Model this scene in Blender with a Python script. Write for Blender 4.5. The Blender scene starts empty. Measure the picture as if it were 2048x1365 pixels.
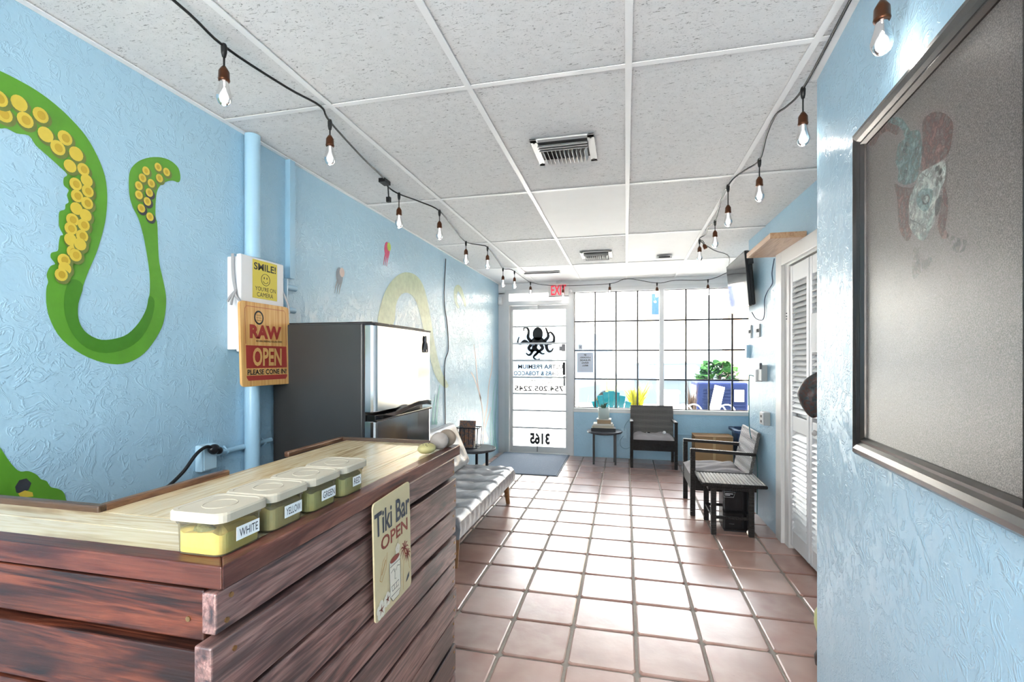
import bpy, math, random
from mathutils import Vector, Matrix

# ------------------------------------------------------------------ camera, world, light, exposure
SC = bpy.context.scene
COL = SC.collection
RND = random.Random(7)
R = math.radians

cam_d = bpy.data.cameras.new('camera')
cam_d.sensor_width = 36.0
cam_d.lens = 960.7 / 2048 * 36
cam_d.shift_y = 36.9 / 2048
cam_d.clip_start = 0.02
cam_d.clip_end = 200
cam = bpy.data.objects.new('camera', cam_d)
COL.objects.link(cam)
cam.location = (0, 0, 1.318)
cam.rotation_euler = (R(90), 0, 0.2325)
SC.camera = cam

SKY_STRENGTH = 6.0
SUN_STRENGTH = 22.0
FILL_W = 18.0  # fill panels added behind the camera
BULB_W = 0.3
EXPOSURE = 1.15

SC.view_settings.view_transform = 'Standard'
SC.view_settings.look = 'None'
SC.view_settings.gamma = 1.0
SC.view_settings.use_curve_mapping = False
SC.view_settings.exposure = EXPOSURE
SC.cycles.use_adaptive_sampling = True
SC.cycles.adaptive_threshold = 0.03
SC.cycles.max_bounces = 6
SC.cycles.caustics_refractive = False

w = bpy.data.worlds.new('world')
SC.world = w
w.use_nodes = True
wn = w.node_tree.nodes
wn['Background'].inputs[0].default_value = (0.93, 0.97, 1.0, 1)
wn['Background'].inputs[1].default_value = SKY_STRENGTH

sd = bpy.data.lights.new('sun', 'SUN')
sd.energy = SUN_STRENGTH
sd.angle = R(2)
sd.color = (1.0, 0.96, 0.9)
sun = bpy.data.objects.new('sun', sd)
COL.objects.link(sun)
sun.rotation_euler = Vector((0.75, 0.12, -1.0)).to_track_quat('-Z', 'Y').to_euler()


def area_light(name, loc, direction, sx, sy, watts, color=(1, 1, 1), portal=False):
    d = bpy.data.lights.new(name, 'AREA')
    d.shape = 'RECTANGLE'
    d.size, d.size_y = sx, sy
    d.energy = watts
    d.color = color
    d.cycles.is_portal = portal
    o = bpy.data.objects.new(name, d)
    COL.objects.link(o)
    o.location = loc
    o.rotation_euler = Vector(direction).to_track_quat('-Z', 'Z').to_euler()
    return o


# daylight portals for front window, door and the added rear fill window
area_light('window_portal', (0.5, 6.86, 1.45), (0, -1, 0), 2.3, 1.6, 1, portal=True)
area_light('door_portal', (-1.19, 6.86, 1.15), (0, -1, 0), 0.85, 2.2, 1, portal=True)
area_light('fill_window_portal', (-0.6, -2.32, 1.3), (0, 1, 0), 1.9, 2.0, 1, portal=True)

# ------------------------------------------------------------------ helpers


def lin(hexs):
    hexs = hexs.lstrip('#')
    o = []
    for i in (0, 2, 4):
        v = int(hexs[i:i + 2], 16) / 255
        o.append(v / 12.92 if v <= 0.04045 else ((v + 0.055) / 1.055) ** 2.4)
    return (*o, 1.0)


class NT:
    """tiny node-tree wrapper"""
    def __init__(self, name):
        self.m = bpy.data.materials.new(name)
        self.m.use_nodes = True
        self.t = self.m.node_tree
        self.b = self.t.nodes['Principled BSDF']
        self.out = self.t.nodes['Material Output']

    def n(self, kind, **kw):
        x = self.t.nodes.new(kind)
        for k, v in kw.items():
            setattr(x, k, v)
        return x

    def l(self, a, b):
        self.t.links.new(a, b)

    def coords(self, scale=(1, 1, 1), rand=0.0, kind='Object'):
        tc = self.n('ShaderNodeTexCoord')
        mp = self.n('ShaderNodeMapping')
        mp.inputs['Scale'].default_value = scale
        src = tc.outputs[kind]
        if rand:
            oi = self.n('ShaderNodeObjectInfo')
            mu = self.n('ShaderNodeMath', operation='MULTIPLY')
            mu.inputs[1].default_value = rand
            self.l(oi.outputs['Random'], mu.inputs[0])
            ad = self.n('ShaderNodeVectorMath', operation='ADD')
            self.l(src, ad.inputs[0])
            self.l(mu.outputs[0], ad.inputs[1])
            src = ad.outputs[0]
        self.l(src, mp.inputs['Vector'])
        return mp.outputs[0]

    def noise(self, vec, scale, detail=4, rough=0.5, dist=0.0):
        x = self.n('ShaderNodeTexNoise')
        x.inputs['Scale'].default_value = scale
        x.inputs['Detail'].default_value = detail
        x.inputs['Roughness'].default_value = rough
        x.inputs['Distortion'].default_value = dist
        self.l(vec, x.inputs['Vector'])
        return x.outputs['Fac']

    def ramp(self, fac, stops):
        x = self.n('ShaderNodeValToRGB')
        els = x.color_ramp.elements
        els[0].position, els[1].position = stops[0][0], stops[-1][0]
        for p, c in stops[1:-1]:
            els.new(p)
        for e, (p, c) in zip(els, stops):
            e.color = lin(c) if isinstance(c, str) else (c, c, c, 1)
        self.l(fac, x.inputs['Fac'])
        return x.outputs['Color']

    def mix(self, fac, a, b, blend='MIX'):
        x = self.n('ShaderNodeMix', data_type='RGBA', blend_type=blend)
        for sock, v in ((x.inputs[0], fac), (x.inputs[6], a), (x.inputs[7], b)):
            if isinstance(v, (int, float)):
                sock.default_value = v
            elif isinstance(v, (tuple, list)):
                sock.default_value = v
            elif isinstance(v, str):
                sock.default_value = lin(v)
            else:
                self.l(v, sock)
        return x.outputs[2]

    def math(self, op, a, b=0.0):
        x = self.n('ShaderNodeMath', operation=op)
        for s, v in ((x.inputs[0], a), (x.inputs[1], b)):
            if isinstance(v, (int, float)):
                s.default_value = v
            else:
                self.l(v, s)
        return x.outputs[0]

    def bump(self, height, strength=0.3, dist=0.01):
        x = self.n('ShaderNodeBump')
        x.inputs['Strength'].default_value = strength
        x.inputs['Distance'].default_value = dist
        self.l(height, x.inputs['Height'])
        self.l(x.outputs[0], self.b.inputs['Normal'])

    def set(self, col=None, rough=None, metal=None, spec=None, coat=None):
        b = self.b
        if col is not None:
            if isinstance(col, str):
                b.inputs['Base Color'].default_value = lin(col)
            elif isinstance(col, tuple):
                b.inputs['Base Color'].default_value = col
            else:
                self.l(col, b.inputs['Base Color'])
        if rough is not None:
            if isinstance(rough, (int, float)):
                b.inputs['Roughness'].default_value = rough
            else:
                self.l(rough, b.inputs['Roughness'])
        if metal is not None:
            b.inputs['Metallic'].default_value = metal
        if spec is not None:
            b.inputs['Specular IOR Level'].default_value = spec
        if coat is not None:
            b.inputs['Coat Weight'].default_value = coat
        return self.m


def plain(name, col, rough=0.5, metal=0.0, spec=0.5, var=0.08, scale=8.0, bump=0.0, bscale=60.0, stretch=(1, 1, 1), rand=3.0):
    """plain procedural material with a slight tonal variation and an optional fine relief"""
    t = NT(name)
    v = t.coords(stretch, rand)
    c = lin(col)
    lo = tuple(x * (1 - var) for x in c[:3]) + (1,)
    hi = tuple(min(1, x * (1 + var)) for x in c[:3]) + (1,)
    t.set(t.mix(t.noise(v, scale, 2), lo, hi), rough, metal, spec)
    if bump:
        t.bump(t.noise(v, bscale, 2), bump, 0.004)
    return t.m


def plain_matt(name, col, rough=0.6, **kw):
    return plain(name, col, max(rough, .6), spec=0.08, **kw)


def clear_glass(name, tint=(1, 1, 1, 1), rough=0.02, refl=1.0, haze=0.0, hazecol='#ffffff'):
    """transparent sheet with fresnel reflection"""
    t = NT(name)
    t.t.nodes.remove(t.b)
    tr = t.n('ShaderNodeBsdfTransparent')
    tr.inputs[0].default_value = tint
    gl = t.n('ShaderNodeBsdfGlossy')
    gl.inputs['Roughness'].default_value = rough
    fr = t.n('ShaderNodeFresnel')
    fr.inputs[0].default_value = 1.45
    mx = t.n('ShaderNodeMixShader')
    f = t.math('MULTIPLY', fr.outputs[0], refl)
    t.l(f, mx.inputs[0])
    t.l(tr.outputs[0], mx.inputs[1])
    t.l(gl.outputs[0], mx.inputs[2])
    last = mx.outputs[0]
    if haze:
        df = t.n('ShaderNodeBsdfDiffuse')
        df.inputs[0].default_value = lin(hazecol)
        m2 = t.n('ShaderNodeMixShader')
        m2.inputs[0].default_value = haze
        t.l(last, m2.inputs[1])
        t.l(df.outputs[0], m2.inputs[2])
        last = m2.outputs[0]
    t.l(last, t.out.inputs[0])
    return t.m


def glow(name, col, strength):
    t = NT(name)
    t.t.nodes.remove(t.b)
    e = t.n('ShaderNodeEmission')
    e.inputs[0].default_value = lin(col)
    e.inputs[1].default_value = strength
    t.l(e.outputs[0], t.out.inputs[0])
    return t.m


def stucco(name, col, rough=0.28, strength=0.45):
    t = NT(name)
    v = t.coords()
    n1 = t.noise(v, 3.2, 2, 0.6, 1.2)
    n2 = t.noise(v, 16, 3, 0.66, 1.6)
    ridge = t.ramp(n2, [(0.50, 0.0), (0.57, 1.0), (0.63, 0.3)])
    n3 = t.noise(v, 90, 1, 0.6)
    hgt = t.math('ADD', t.math('MULTIPLY', n1, 1.4), t.math('ADD', t.math('MULTIPLY', ridge, 0.45), t.math('MULTIPLY', n3, 0.12)))
    c = lin(col)
    lo = tuple(x * 0.95 for x in c[:3]) + (1,)
    hi = tuple(min(1, x * 1.04) for x in c[:3]) + (1,)
    t.set(t.mix(t.noise(v, 5, 2), lo, hi), rough, 0, 0.5)
    t.bump(hgt, strength, 0.014)
    return t.m


def stained_wood(name, axis, dark, mid, light, rough=0.38, streak=1.0, bump=0.25, spec=0.6):
    t = NT(name)

    def stretch(along, across):
        return tuple(along if a == axis else across for a in 'xyz')
    v = t.coords(stretch(1.3, 17), 9.0)
    g = t.noise(v, 1.0, 4, 0.6, 2.2)
    col = t.ramp(g, [(0.30, dark), (0.41, mid), (0.50, light), (0.57, mid), (0.66, dark), (0.74, mid)])
    fine = t.noise(t.coords(stretch(4, 150), 5.0), 1.0, 3, 0.6, 0.4)
    lines = t.ramp(fine, [(0.44, 0.0), (0.62, 1.0)])
    col = t.mix(t.math('MULTIPLY', lines, 0.5 * streak), col, dark)
    blot = t.ramp(t.noise(t.coords(stretch(2.2, 7), 4.0), 1.0, 3, 0.62, 1.0), [(0.46, 0.0), (0.62, 1.0)])
    col = t.mix(t.math('MULTIPLY', blot, 0.75 * streak), col, dark)
    t.set(col, rough, 0, spec)
    t.bump(t.math('ADD', fine, t.math('MULTIPLY', g, 0.6)), bump, 0.004)
    return t.m


def ceiling_mat():
    t = NT('acoustic_tile')
    v = t.coords((38, 110, 38), 11.0)
    f = t.noise(v, 1.0, 3, 0.6, 1.6)
    worm = t.ramp(f, [(0.335, 1.0), (0.385, 0.0)])
    v2 = t.coords((1, 1, 1), 11.0)
    pin = t.ramp(t.noise(v2, 170, 2), [(0.28, 1.0), (0.36, 0.0)])
    mk = t.math('MINIMUM', t.math('ADD', worm, t.math('MULTIPLY', pin, 0.5)), 1.0)
    base = t.mix(t.noise(v2, 30, 1), '#dcdcdc', '#eaeaea')
    t.set(t.mix(mk, base, '#a0a0a0'), 0.8, 0, 0.3)
    t.bump(t.math('SUBTRACT', t.math('MULTIPLY', t.noise(v2, 120, 2, 0.6), 0.35), mk), 0.5, 0.004)
    return t.m


def terracotta():
    t = NT('terracotta_tile')
    v = t.coords((1, 1, 1), 13.0)
    oi = t.n('ShaderNodeObjectInfo')
    tone = t.ramp(oi.outputs['Random'], [(0.0, '#96695b'), (0.22, '#b88a7c'), (0.45, '#a9796b'), (0.7, '#c49d8e'), (0.88, '#b08374'), (1.0, '#8a5f53')])
    cl = t.noise(v, 7, 2, 0.5, 0.3)
    c = t.mix(t.ramp(cl, [(0.3, 0.0), (0.75, 0.6)]), tone, '#cdb3a6')
    c = t.mix(t.ramp(t.noise(v, 4, 2), [(0.45, 0.0), (0.8, 0.5)]), c, '#7a5446')
    sp = t.ramp(t.noise(v, 26, 1), [(0.16, 0.8), (0.2, 0.0)])
    c = t.mix(sp, c, '#3a2a22')
    t.set(c, 0.29, 0, 0.95, 0.45)
    t.b.inputs['Coat Roughness'].default_value = 0.28
    t.bump(t.math('ADD', t.noise(v, 9, 3, 0.55), t.math('MULTIPLY', t.noise(v, 60, 2), 0.10)), 0.26, 0.007)
    return t.m


def wicker(name, c1, c2, ang=0.0):
    t = NT(name)
    tc = t.n('ShaderNodeTexCoord')

    def wave(direction, scale):
        x = t.n('ShaderNodeTexWave', bands_direction=direction)
        x.inputs['Scale'].default_value = scale
        t.l(tc.outputs['Object'], x.inputs['Vector'])
        return x.outputs['Fac']
    a = wave('X', 22)
    b = wave('Z', 30)
    d = wave('Y', 22)
    h = t.math('ADD', b, t.math('MULTIPLY', t.math('MAXIMUM', a, d), 0.6))
    t.set(t.mix(t.math('MULTIPLY', h, 0.62), c1, c2), 0.42, 0, 0.35)
    t.bump(h, 0.8, 0.006)
    return t.m


def steel(name, col='#c9c9c9', rough=0.16, axis='z'):
    t = NT(name)
    v = t.coords({'z': (90, 90, 2), 'y': (90, 2, 90)}[axis])
    n = t.noise(v, 4, 3)
    t.set(t.mix(n, tuple(x * .94 for x in lin(col)[:3]) + (1,), col), rough, 1.0)
    v2 = t.coords((1, 1, 1))
    t.bump(t.noise(v2, 5, 2), 0.05, 0.01)
    return t.m


def printed(name, c1, c2, c3, scale=25):
    """busy printed paper (magazine cover, patterned cloth)"""
    t = NT(name)
    v = t.coords((1, 1, 1), 7.0)
    n = t.noise(v, scale, 5, 0.65, 1.5)
    t.set(t.ramp(n, [(0.30, c1), (0.46, c2), (0.56, c3), (0.70, c1)]), 0.4)
    return t.m


INV = {}


def tag(o, label=None, cat=None, group=None, kind=None):
    if label:
        o['label'] = label
    if cat:
        o['category'] = cat
    if group:
        o['group'] = group
    if kind:
        o['kind'] = kind
    return o


def thing(name, label, cat, loc=(0, 0, 0), rotz=0.0, group=None, kind=None):
    o = bpy.data.objects.new(name, None)
    o.empty_display_size = 0.05
    COL.objects.link(o)
    o.location = loc
    o.rotation_euler = (0, 0, rotz)
    INV[o.name] = (Matrix.Translation(loc) @ Matrix.Rotation(rotz, 4, 'Z')).inverted()
    return tag(o, label, cat, group, kind)


class MB:
    def __init__(self):
        self.v, self.f, self.s = [], [], []

    def add(self, vs, fs, smooth=False):
        k = len(self.v)
        self.v += [tuple(p) for p in vs]
        for f in fs:
            self.f.append([i + k for i in f])
            self.s.append(smooth)
        return self

    def box(self, x0, x1, y0, y1, z0, z1, mtx=None):
        if x0 > x1: x0, x1 = x1, x0
        if y0 > y1: y0, y1 = y1, y0
        if z0 > z1: z0, z1 = z1, z0
        vs = [Vector(p) for p in ((x0, y0, z0), (x1, y0, z0), (x1, y1, z0), (x0, y1, z0), (x0, y0, z1), (x1, y0, z1), (x1, y1, z1), (x0, y1, z1))]
        if mtx is not None:
            vs = [mtx @ p for p in vs]
        return self.add(vs, [(0, 3, 2, 1), (4, 5, 6, 7), (0, 1, 5, 4), (1, 2, 6, 5), (2, 3, 7, 6), (3, 0, 4, 7)])

    def bar(self, p0, p1, wd, th, up=(0, 0, 1)):
        """rectangular bar between two points; wd across, th along up"""
        p0, p1 = Vector(p0), Vector(p1)
        d = (p1 - p0).normalized()
        side = d.cross(Vector(up))
        if side.length < 1e-4:
            side = d.cross(Vector((0, 1, 0)))
        side.normalize()
        u = side.cross(d).normalized()
        vs = []
        for p in (p0, p1):
            for a, b in ((-1, -1), (1, -1), (1, 1), (-1, 1)):
                vs.append(p + side * (a * wd / 2) + u * (b * th / 2))
        return self.add(vs, [(0, 1, 2, 3), (7, 6, 5, 4), (0, 4, 5, 1), (1, 5, 6, 2), (2, 6, 7, 3), (3, 7, 4, 0)])

    def cyl(self, p0, p1, r0, r1=None, n=12, caps=True):
        r1 = r0 if r1 is None else r1
        p0, p1 = Vector(p0), Vector(p1)
        d = (p1 - p0).normalized()
        a = d.orthogonal().normalized()
        b = d.cross(a)
        vs = []
        for p, r in ((p0, r0), (p1, r1)):
            for i in range(n):
                t = 2 * math.pi * i / n
                vs.append(p + a * (math.cos(t) * r) + b * (math.sin(t) * r))
        self.add(vs, [(i, (i + 1) % n, n + (i + 1) % n, n + i) for i in range(n)], True)
        if caps:
            self.add(vs, [tuple(range(n))[::-1], tuple(range(n, 2 * n))])
        return self

    def tube(self, pts, r, n=6, caps=True, closed=False):
        pts = [Vector(p) for p in pts]
        m = len(pts)
        rings = []
        ref = None
        for i, p in enumerate(pts):
            if closed:
                d = pts[(i + 1) % m] - pts[i - 1]
            else:
                d = pts[min(i + 1, m - 1)] - pts[max(i - 1, 0)]
            d.normalize()
            if ref is None:
                ref = d.orthogonal().normalized()
            ref = (ref - d * ref.dot(d))
            if ref.length < 1e-5:
                ref = d.orthogonal()
            ref.normalize()
            b = d.cross(ref)
            rr = r[i] if isinstance(r, (list, tuple)) else r
            rings.append([p + ref * (math.cos(2 * math.pi * k / n) * rr) + b * (math.sin(2 * math.pi * k / n) * rr) for k in range(n)])
        vs = [q for rg in rings for q in rg]
        fs = []
        for i in range(m if closed else m - 1):
            j = (i + 1) % m
            for k in range(n):
                fs.append((i * n + k, i * n + (k + 1) % n, j * n + (k + 1) % n, j * n + k))
        self.add(vs, fs, True)
        if caps and not closed:
            self.add(vs, [tuple(range(n))[::-1], tuple(range((m - 1) * n, m * n))])
        return self

    def lathe(self, prof, c=(0, 0, 0), n=16, smooth=True):
        cx, cy, cz = c
        vs, fs = [], []
        for r, z in prof:
            for k in range(n):
                t = 2 * math.pi * k / n
                vs.append((cx + r * math.cos(t), cy + r * math.sin(t), cz + z))
        for i in range(len(prof) - 1):
            for k in range(n):
                fs.append((i * n + k, i * n + (k + 1) % n, (i + 1) * n + (k + 1) % n, (i + 1) * n + k))
        self.add(vs, fs, smooth)
        if prof[0][0] > 1e-4:
            self.add(vs[:n], [tuple(range(n))[::-1]])
        if prof[-1][0] > 1e-4:
            self.add(vs[-n:], [tuple(range(n))])
        return self

    def prism(self, pts, fn, a0, a1):
        """closed 2D outline extruded: fn(u, v, a) -> xyz"""
        n = len(pts)
        vs = [fn(u, v, a0) for u, v in pts] + [fn(u, v, a1) for u, v in pts]
        return self.add(vs, [tuple(range(n))[::-1], tuple(range(n, 2 * n))] + [(i, (i + 1) % n, n + (i + 1) % n, n + i) for i in range(n)])

    def flat(self, pts):
        return self.add(pts, [tuple(range(len(pts)))])

    def grid(self, fn, nu, nv, smooth=True):
        vs = [fn(i / nu, j / nv) for j in range(nv + 1) for i in range(nu + 1)]
        fs = [(j * (nu + 1) + i, j * (nu + 1) + i + 1, (j + 1) * (nu + 1) + i + 1, (j + 1) * (nu + 1) + i) for j in range(nv) for i in range(nu)]
        return self.add(vs, fs, smooth)

    def ellipsoid(self, c, r, nu=16, nv=10, mtx=None):
        c = Vector(c)

        def fn(u, v):
            t, p = 2 * math.pi * u, math.pi * v
            q = Vector((r[0] * math.sin(p) * math.cos(t), r[1] * math.sin(p) * math.sin(t), r[2] * math.cos(p)))
            if mtx is not None:
                q = mtx @ q
            return c + q
        return self.grid(fn, nu, nv)

    def mesh(self, name, m=None):
        me = bpy.data.meshes.new(name)
        me.from_pydata(self.v, [], self.f)
        me.polygons.foreach_set('use_smooth', self.s)
        if m is not None:
            me.materials.append(m)
        me.update()
        return me

    def build(self, name, m, parent=None, world=True, bevel=0.0, seg=2, recenter=None):
        if parent is not None and world:
            mt = INV[parent.name]
            self.v = [tuple(mt @ Vector(p)) for p in self.v]
        if recenter is None:
            recenter = parent is None
        off = None
        if recenter and parent is None:
            xs = [p[0] for p in self.v]; ys = [p[1] for p in self.v]; zs = [p[2] for p in self.v]
            off = ((min(xs) + max(xs)) / 2, (min(ys) + max(ys)) / 2, min(zs))
            self.v = [(a - off[0], b - off[1], c - off[2]) for a, b, c in self.v]
        o = bpy.data.objects.new(name, self.mesh(name, m))
        COL.objects.link(o)
        if off:
            o.location = off
        if parent is not None:
            o.parent = parent
            INV[o.name] = INV[parent.name]
        else:
            INV[o.name] = Matrix.Translation(off).inverted() if off else Matrix.Identity(4)
        if bevel:
            b = o.modifiers.new('bevel', 'BEVEL')
            b.width = bevel
            b.segments = seg
            b.limit_method = 'ANGLE'
            b.angle_limit = R(40)
        return o


def inst(name, me, parent, loc=(0, 0, 0), rot=(0, 0, 0), scale=(1, 1, 1)):
    """another object on shared mesh data, local to parent"""
    o = bpy.data.objects.new(name, me)
    COL.objects.link(o)
    o.parent = parent
    o.location, o.rotation_euler, o.scale = loc, rot, scale
    return o


def copy_tree(o, parent=None):
    c = o.copy()
    COL.objects.link(c)
    c.parent = parent
    for ch in list(o.children):
        copy_tree(ch, c)
    return c


def spline(pts, k=6, closed=False):
    pts = [Vector(p) for p in pts]
    n = len(pts)
    out = []
    rng = range(n if closed else n - 1)
    for i in rng:
        if closed:
            p0, p1, p2, p3 = pts[i - 1], pts[i], pts[(i + 1) % n], pts[(i + 2) % n]
        else:
            p0, p1, p2, p3 = pts[max(i - 1, 0)], pts[i], pts[i + 1], pts[min(i + 2, n - 1)]
        for j in range(k):
            t = j / k
            out.append(0.5 * ((2 * p1) + (p2 - p0) * t + (2 * p0 - 5 * p1 + 4 * p2 - p3) * t * t + (3 * p1 - p0 - 3 * p2 + p3) * t ** 3))
    if not closed:
        out.append(pts[-1])
    return out


_TX = {}


def text_polys(body, bold=0.0):
    key = (body, bold)
    if key not in _TX:
        cu = bpy.data.curves.new('lettering', 'FONT')
        cu.body = body
        cu.resolution_u = 3
        cu.offset = bold
        ob = bpy.data.objects.new('lettering', cu)
        COL.objects.link(ob)
        dg = bpy.context.evaluated_depsgraph_get()
        me = bpy.data.meshes.new_from_object(ob.evaluated_get(dg))
        vs = [(v.co.x, v.co.y) for v in me.vertices]
        fs = [tuple(p.vertices) for p in me.polygons]
        bpy.data.objects.remove(ob)
        bpy.data.curves.remove(cu)
        bpy.data.meshes.remove(me)
        xs = [a for a, b in vs]; ys = [b for a, b in vs]
        x0, x1, y0, y1 = min(xs), max(xs), min(ys), max(ys)
        _TX[key] = ([((a - x0) / (x1 - x0), (b - y0) / (y1 - y0)) for a, b in vs], fs, (x1 - x0) / (y1 - y0))
    return _TX[key]


def text(body, O, U, V, wd, ht, m, parent, name='lettering', bold=0.0, skew=0.0, arc=0.0):
    """printed line of text: lower-left corner O, width wd along U, height ht along V"""
    vs, fs, asp = text_polys(body, bold)
    O, U, V = Vector(O), Vector(U), Vector(V)
    mb = MB()
    mb.add([O + U * (a * wd + skew * b * ht) + V * (b * ht + arc * (1 - (2 * a - 1) ** 2)) for a, b in vs], fs)
    return mb.build(name, m, parent)


def disc(c, a, b, n=16):
    """flat ellipse: centre and two half-axis vectors"""
    c, a, b = Vector(c), Vector(a), Vector(b)
    return [c + a * math.cos(2 * math.pi * i / n) + b * math.sin(2 * math.pi * i / n) for i in range(n)]


def ribbon(mb, pts, nrm, wds):
    """flat stroke along a path in a plane with normal nrm"""
    pts = [Vector(p) for p in pts]
    nrm = Vector(nrm)
    vs = []
    for i, p in enumerate(pts):
        d = (pts[min(i + 1, len(pts) - 1)] - pts[max(i - 1, 0)]).normalized()
        s = nrm.cross(d).normalized()
        wv = wds[i] if isinstance(wds, (list, tuple)) else wds
        vs += [p - s * wv / 2, p + s * wv / 2]
    mb.add(vs, [(2 * i, 2 * i + 1, 2 * i + 3, 2 * i + 2) for i in range(len(pts) - 1)])
    return mb

# ------------------------------------------------------------------ materials
m_wall = stucco('blue_stucco', '#a8cbdf', strength=0.32)
m_white_wall = plain('white_paint', '#d9d9da', 0.4, var=0.03, bump=0.15)
m_trim = plain('trim_paint', '#dedcd9', 0.35, var=0.04, bump=0.06)
m_louver = plain('louver_paint', '#e2e2e2', 0.38, var=0.02)
m_tee = plain('tee_metal', '#f2f2f2', 0.4, var=0.02)
m_tile_acoustic = ceiling_mat()
m_panel_plain = plain('plain_panel', '#ececec', 0.6, var=0.03)
m_slab = plain('plaster', '#9a9a98', 0.8)
m_terra = terracotta()
m_grout = plain('grout', '#9c9288', 0.7, var=0.2, scale=30, bump=0.4)
m_glass = clear_glass('window_glass', rough=0.0, refl=0.9)
m_black = plain('black_paint', '#17171a', 0.35)
m_blackmetal = plain('black_metal', '#242426', 0.35, metal=0.4)
m_print_black = plain('black_print', '#1b1f22', 0.6)
m_alu = plain('white_aluminium', '#cfcfcf', 0.32, metal=0.15, var=0.03)
m_cond = plain('blue_conduit_paint', '#a3c9df', 0.3, var=0.03, bump=0.1)
m_green = plain('mural_green', '#5c9a2c', 0.4, var=0.18, scale=14, bump=0.25, bscale=30)
m_greend = plain('mural_dark_green', '#44821f', 0.4, var=0.2, scale=12, bump=0.25, bscale=30)
m_yel = plain('mural_yellow', '#d8bd45', 0.4, var=0.1, scale=30)
m_yel2 = plain('mural_deep_yellow', '#c2a02e', 0.4, var=0.12, scale=30)
m_olive = plain('mural_olive_shade', '#6f7a3a', 0.45, var=0.25, scale=30)
m_purple = plain('mural_dark_purple', '#3d4148', 0.45, var=0.3, scale=30)
m_paleyel = plain('mural_pale_yellow', '#a9bd9e', 0.38, var=0.3, scale=25, bump=0.25, bscale=30)
m_pink = plain('mural_pink', '#cf4a74', 0.4, var=0.25, scale=40)
m_coral = plain('mural_coral', '#cdb9b4', 0.4, var=0.15)
m_teal = plain('mural_teal', '#7fbfc0', 0.4, var=0.25, scale=9)
m_lime = plain('mural_lime', '#b9cf5a', 0.4, var=0.2, scale=30)
m_grey = plain('mural_grey', '#7b8792', 0.4, var=0.2, scale=30)

# ------------------------------------------------------------------ floor
LX, FY, CZ = -1.76, 6.6, 2.384
floor = MB().box(-1.9, 2.0, -2.3, 6.9, -0.12, -0.010).build('floor', m_grout, recenter=False)
tag(floor, 'glossy terracotta tiled floor with pale grout lines', 'floor', kind='structure')
tile_meshes = []
for q in range(5):
    rr = random.Random(40 + q)
    hw = 0.143
    ring = []
    for (sx, sy) in ((-1, -1), (1, -1), (1, 1), (-1, 1)):
        for (ax, ay) in (((0, 0.012) if sx * sy > 0 else (0.012, 0)), ((0.012, 0) if sx * sy > 0 else (0, 0.012))):
            ring.append((sx * (hw - ax + rr.uniform(-.0015, .0015)), sy * (hw - ay + rr.uniform(-.0015, .0015))))
    n = 8
    vs = [(x, y, -0.012) for x, y in ring] + [(x * .995, y * .995, -0.004) for x, y in ring] + [(x * .955, y * .955, -0.0003) for x, y in ring]
    fs = []
    for k in range(2):
        fs += [(k * n + i, k * n + (i + 1) % n, (k + 1) * n + (i + 1) % n, (k + 1) * n + i) for i in range(n)]
    fs += [tuple(range(2 * n, 3 * n))]
    mb = MB().add(vs, fs, False)
    tile_meshes.append(mb.mesh('floor_tile', m_terra))
for i in range(12):
    for j in range(-6, 15):
        cx, cy = -1.754 + 0.15 + 0.3 * i, 2.081 + 0.15 + 0.3 * j
        inst('tile', RND.choice(tile_meshes), floor, (cx, cy, RND.uniform(-.0008, .0006)),
             (R(RND.uniform(-.25, .25)), R(RND.uniform(-.25, .25)), RND.choice((0, 1, 2, 3)) * math.pi / 2 + R(RND.uniform(-.4, .4))))
rest = MB()
for i in range(12):
    for j in range(-15, -6):
        cx, cy = -1.754 + 0.15 + 0.3 * i, 2.081 + 0.15 + 0.3 * j
        rest.box(cx - .143, cx + .143, cy - .143, cy + .143, -.012, 0)
ro = rest.build('tile', m_terra, floor, world=False)
ro['kind'] = 'stuff'

# ------------------------------------------------------------------ ceiling: slab, acoustic panels, tee grid
ceil = MB().box(-1.95, 2.0, -2.35, 6.85, 2.44, 2.6).build('ceiling', m_slab, recenter=False)
tag(ceil, 'white suspended ceiling of textured acoustic panels', 'ceiling', kind='structure')
gx = [LX, -1.209, -0.599, 0.010, 0.620, 1.229, 1.84]
gy = [-2.3, -1.863, -0.644, 0.575, 1.794, 3.013, 4.232, 5.452, FY]
for i in range(len(gx) - 1):
    for j in range(len(gy) - 1):
        x0, x1, y0, y1 = gx[i] + .004, gx[i + 1] - .004, gy[j] + .004, gy[j + 1] - .004
        flatp = (i, j) in ((2, 5), (3, 6), (3, 7), (2, 7), (1, 7), (4, 7), (0, 7))
        hx, hy = (x1 - x0) / 2, (y1 - y0) / 2
        mb = MB().box(-hx, hx, -hy, hy, 0, 0.016)
        p = mb.build('ceiling_panel', m_panel_plain if flatp else m_tile_acoustic, ceil, world=False)
        p.location = ((x0 + x1) / 2, (y0 + y1) / 2, CZ + 0.008)
        p.rotation_euler = (R(RND.uniform(-.12, .12)), R(RND.uniform(-.2, .2)), 0)
for x in gx[1:]:
    MB().box(x - .012, x + .012, -2.3, FY, CZ, CZ + .003).box(x - .002, x + .002, -2.3, FY, CZ + .003, CZ + .04).build('main_tee', m_tee, ceil)
for y in gy[1:-1]:
    for i in range(len(gx) - 1):
        MB().box(gx[i] + .012, gx[i + 1] - .012, y - .012, y + .012, CZ + .0005, CZ + .003).build('cross_tee', m_tee, ceil)
MB().box(LX, LX + .022, -2.3, FY, CZ - .001, CZ + .004).build('wall_angle', m_tee, ceil)
MB().box(LX, 1.9, FY - .022, FY, CZ - .001, CZ + .004).build('wall_angle', m_tee, ceil)

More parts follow.
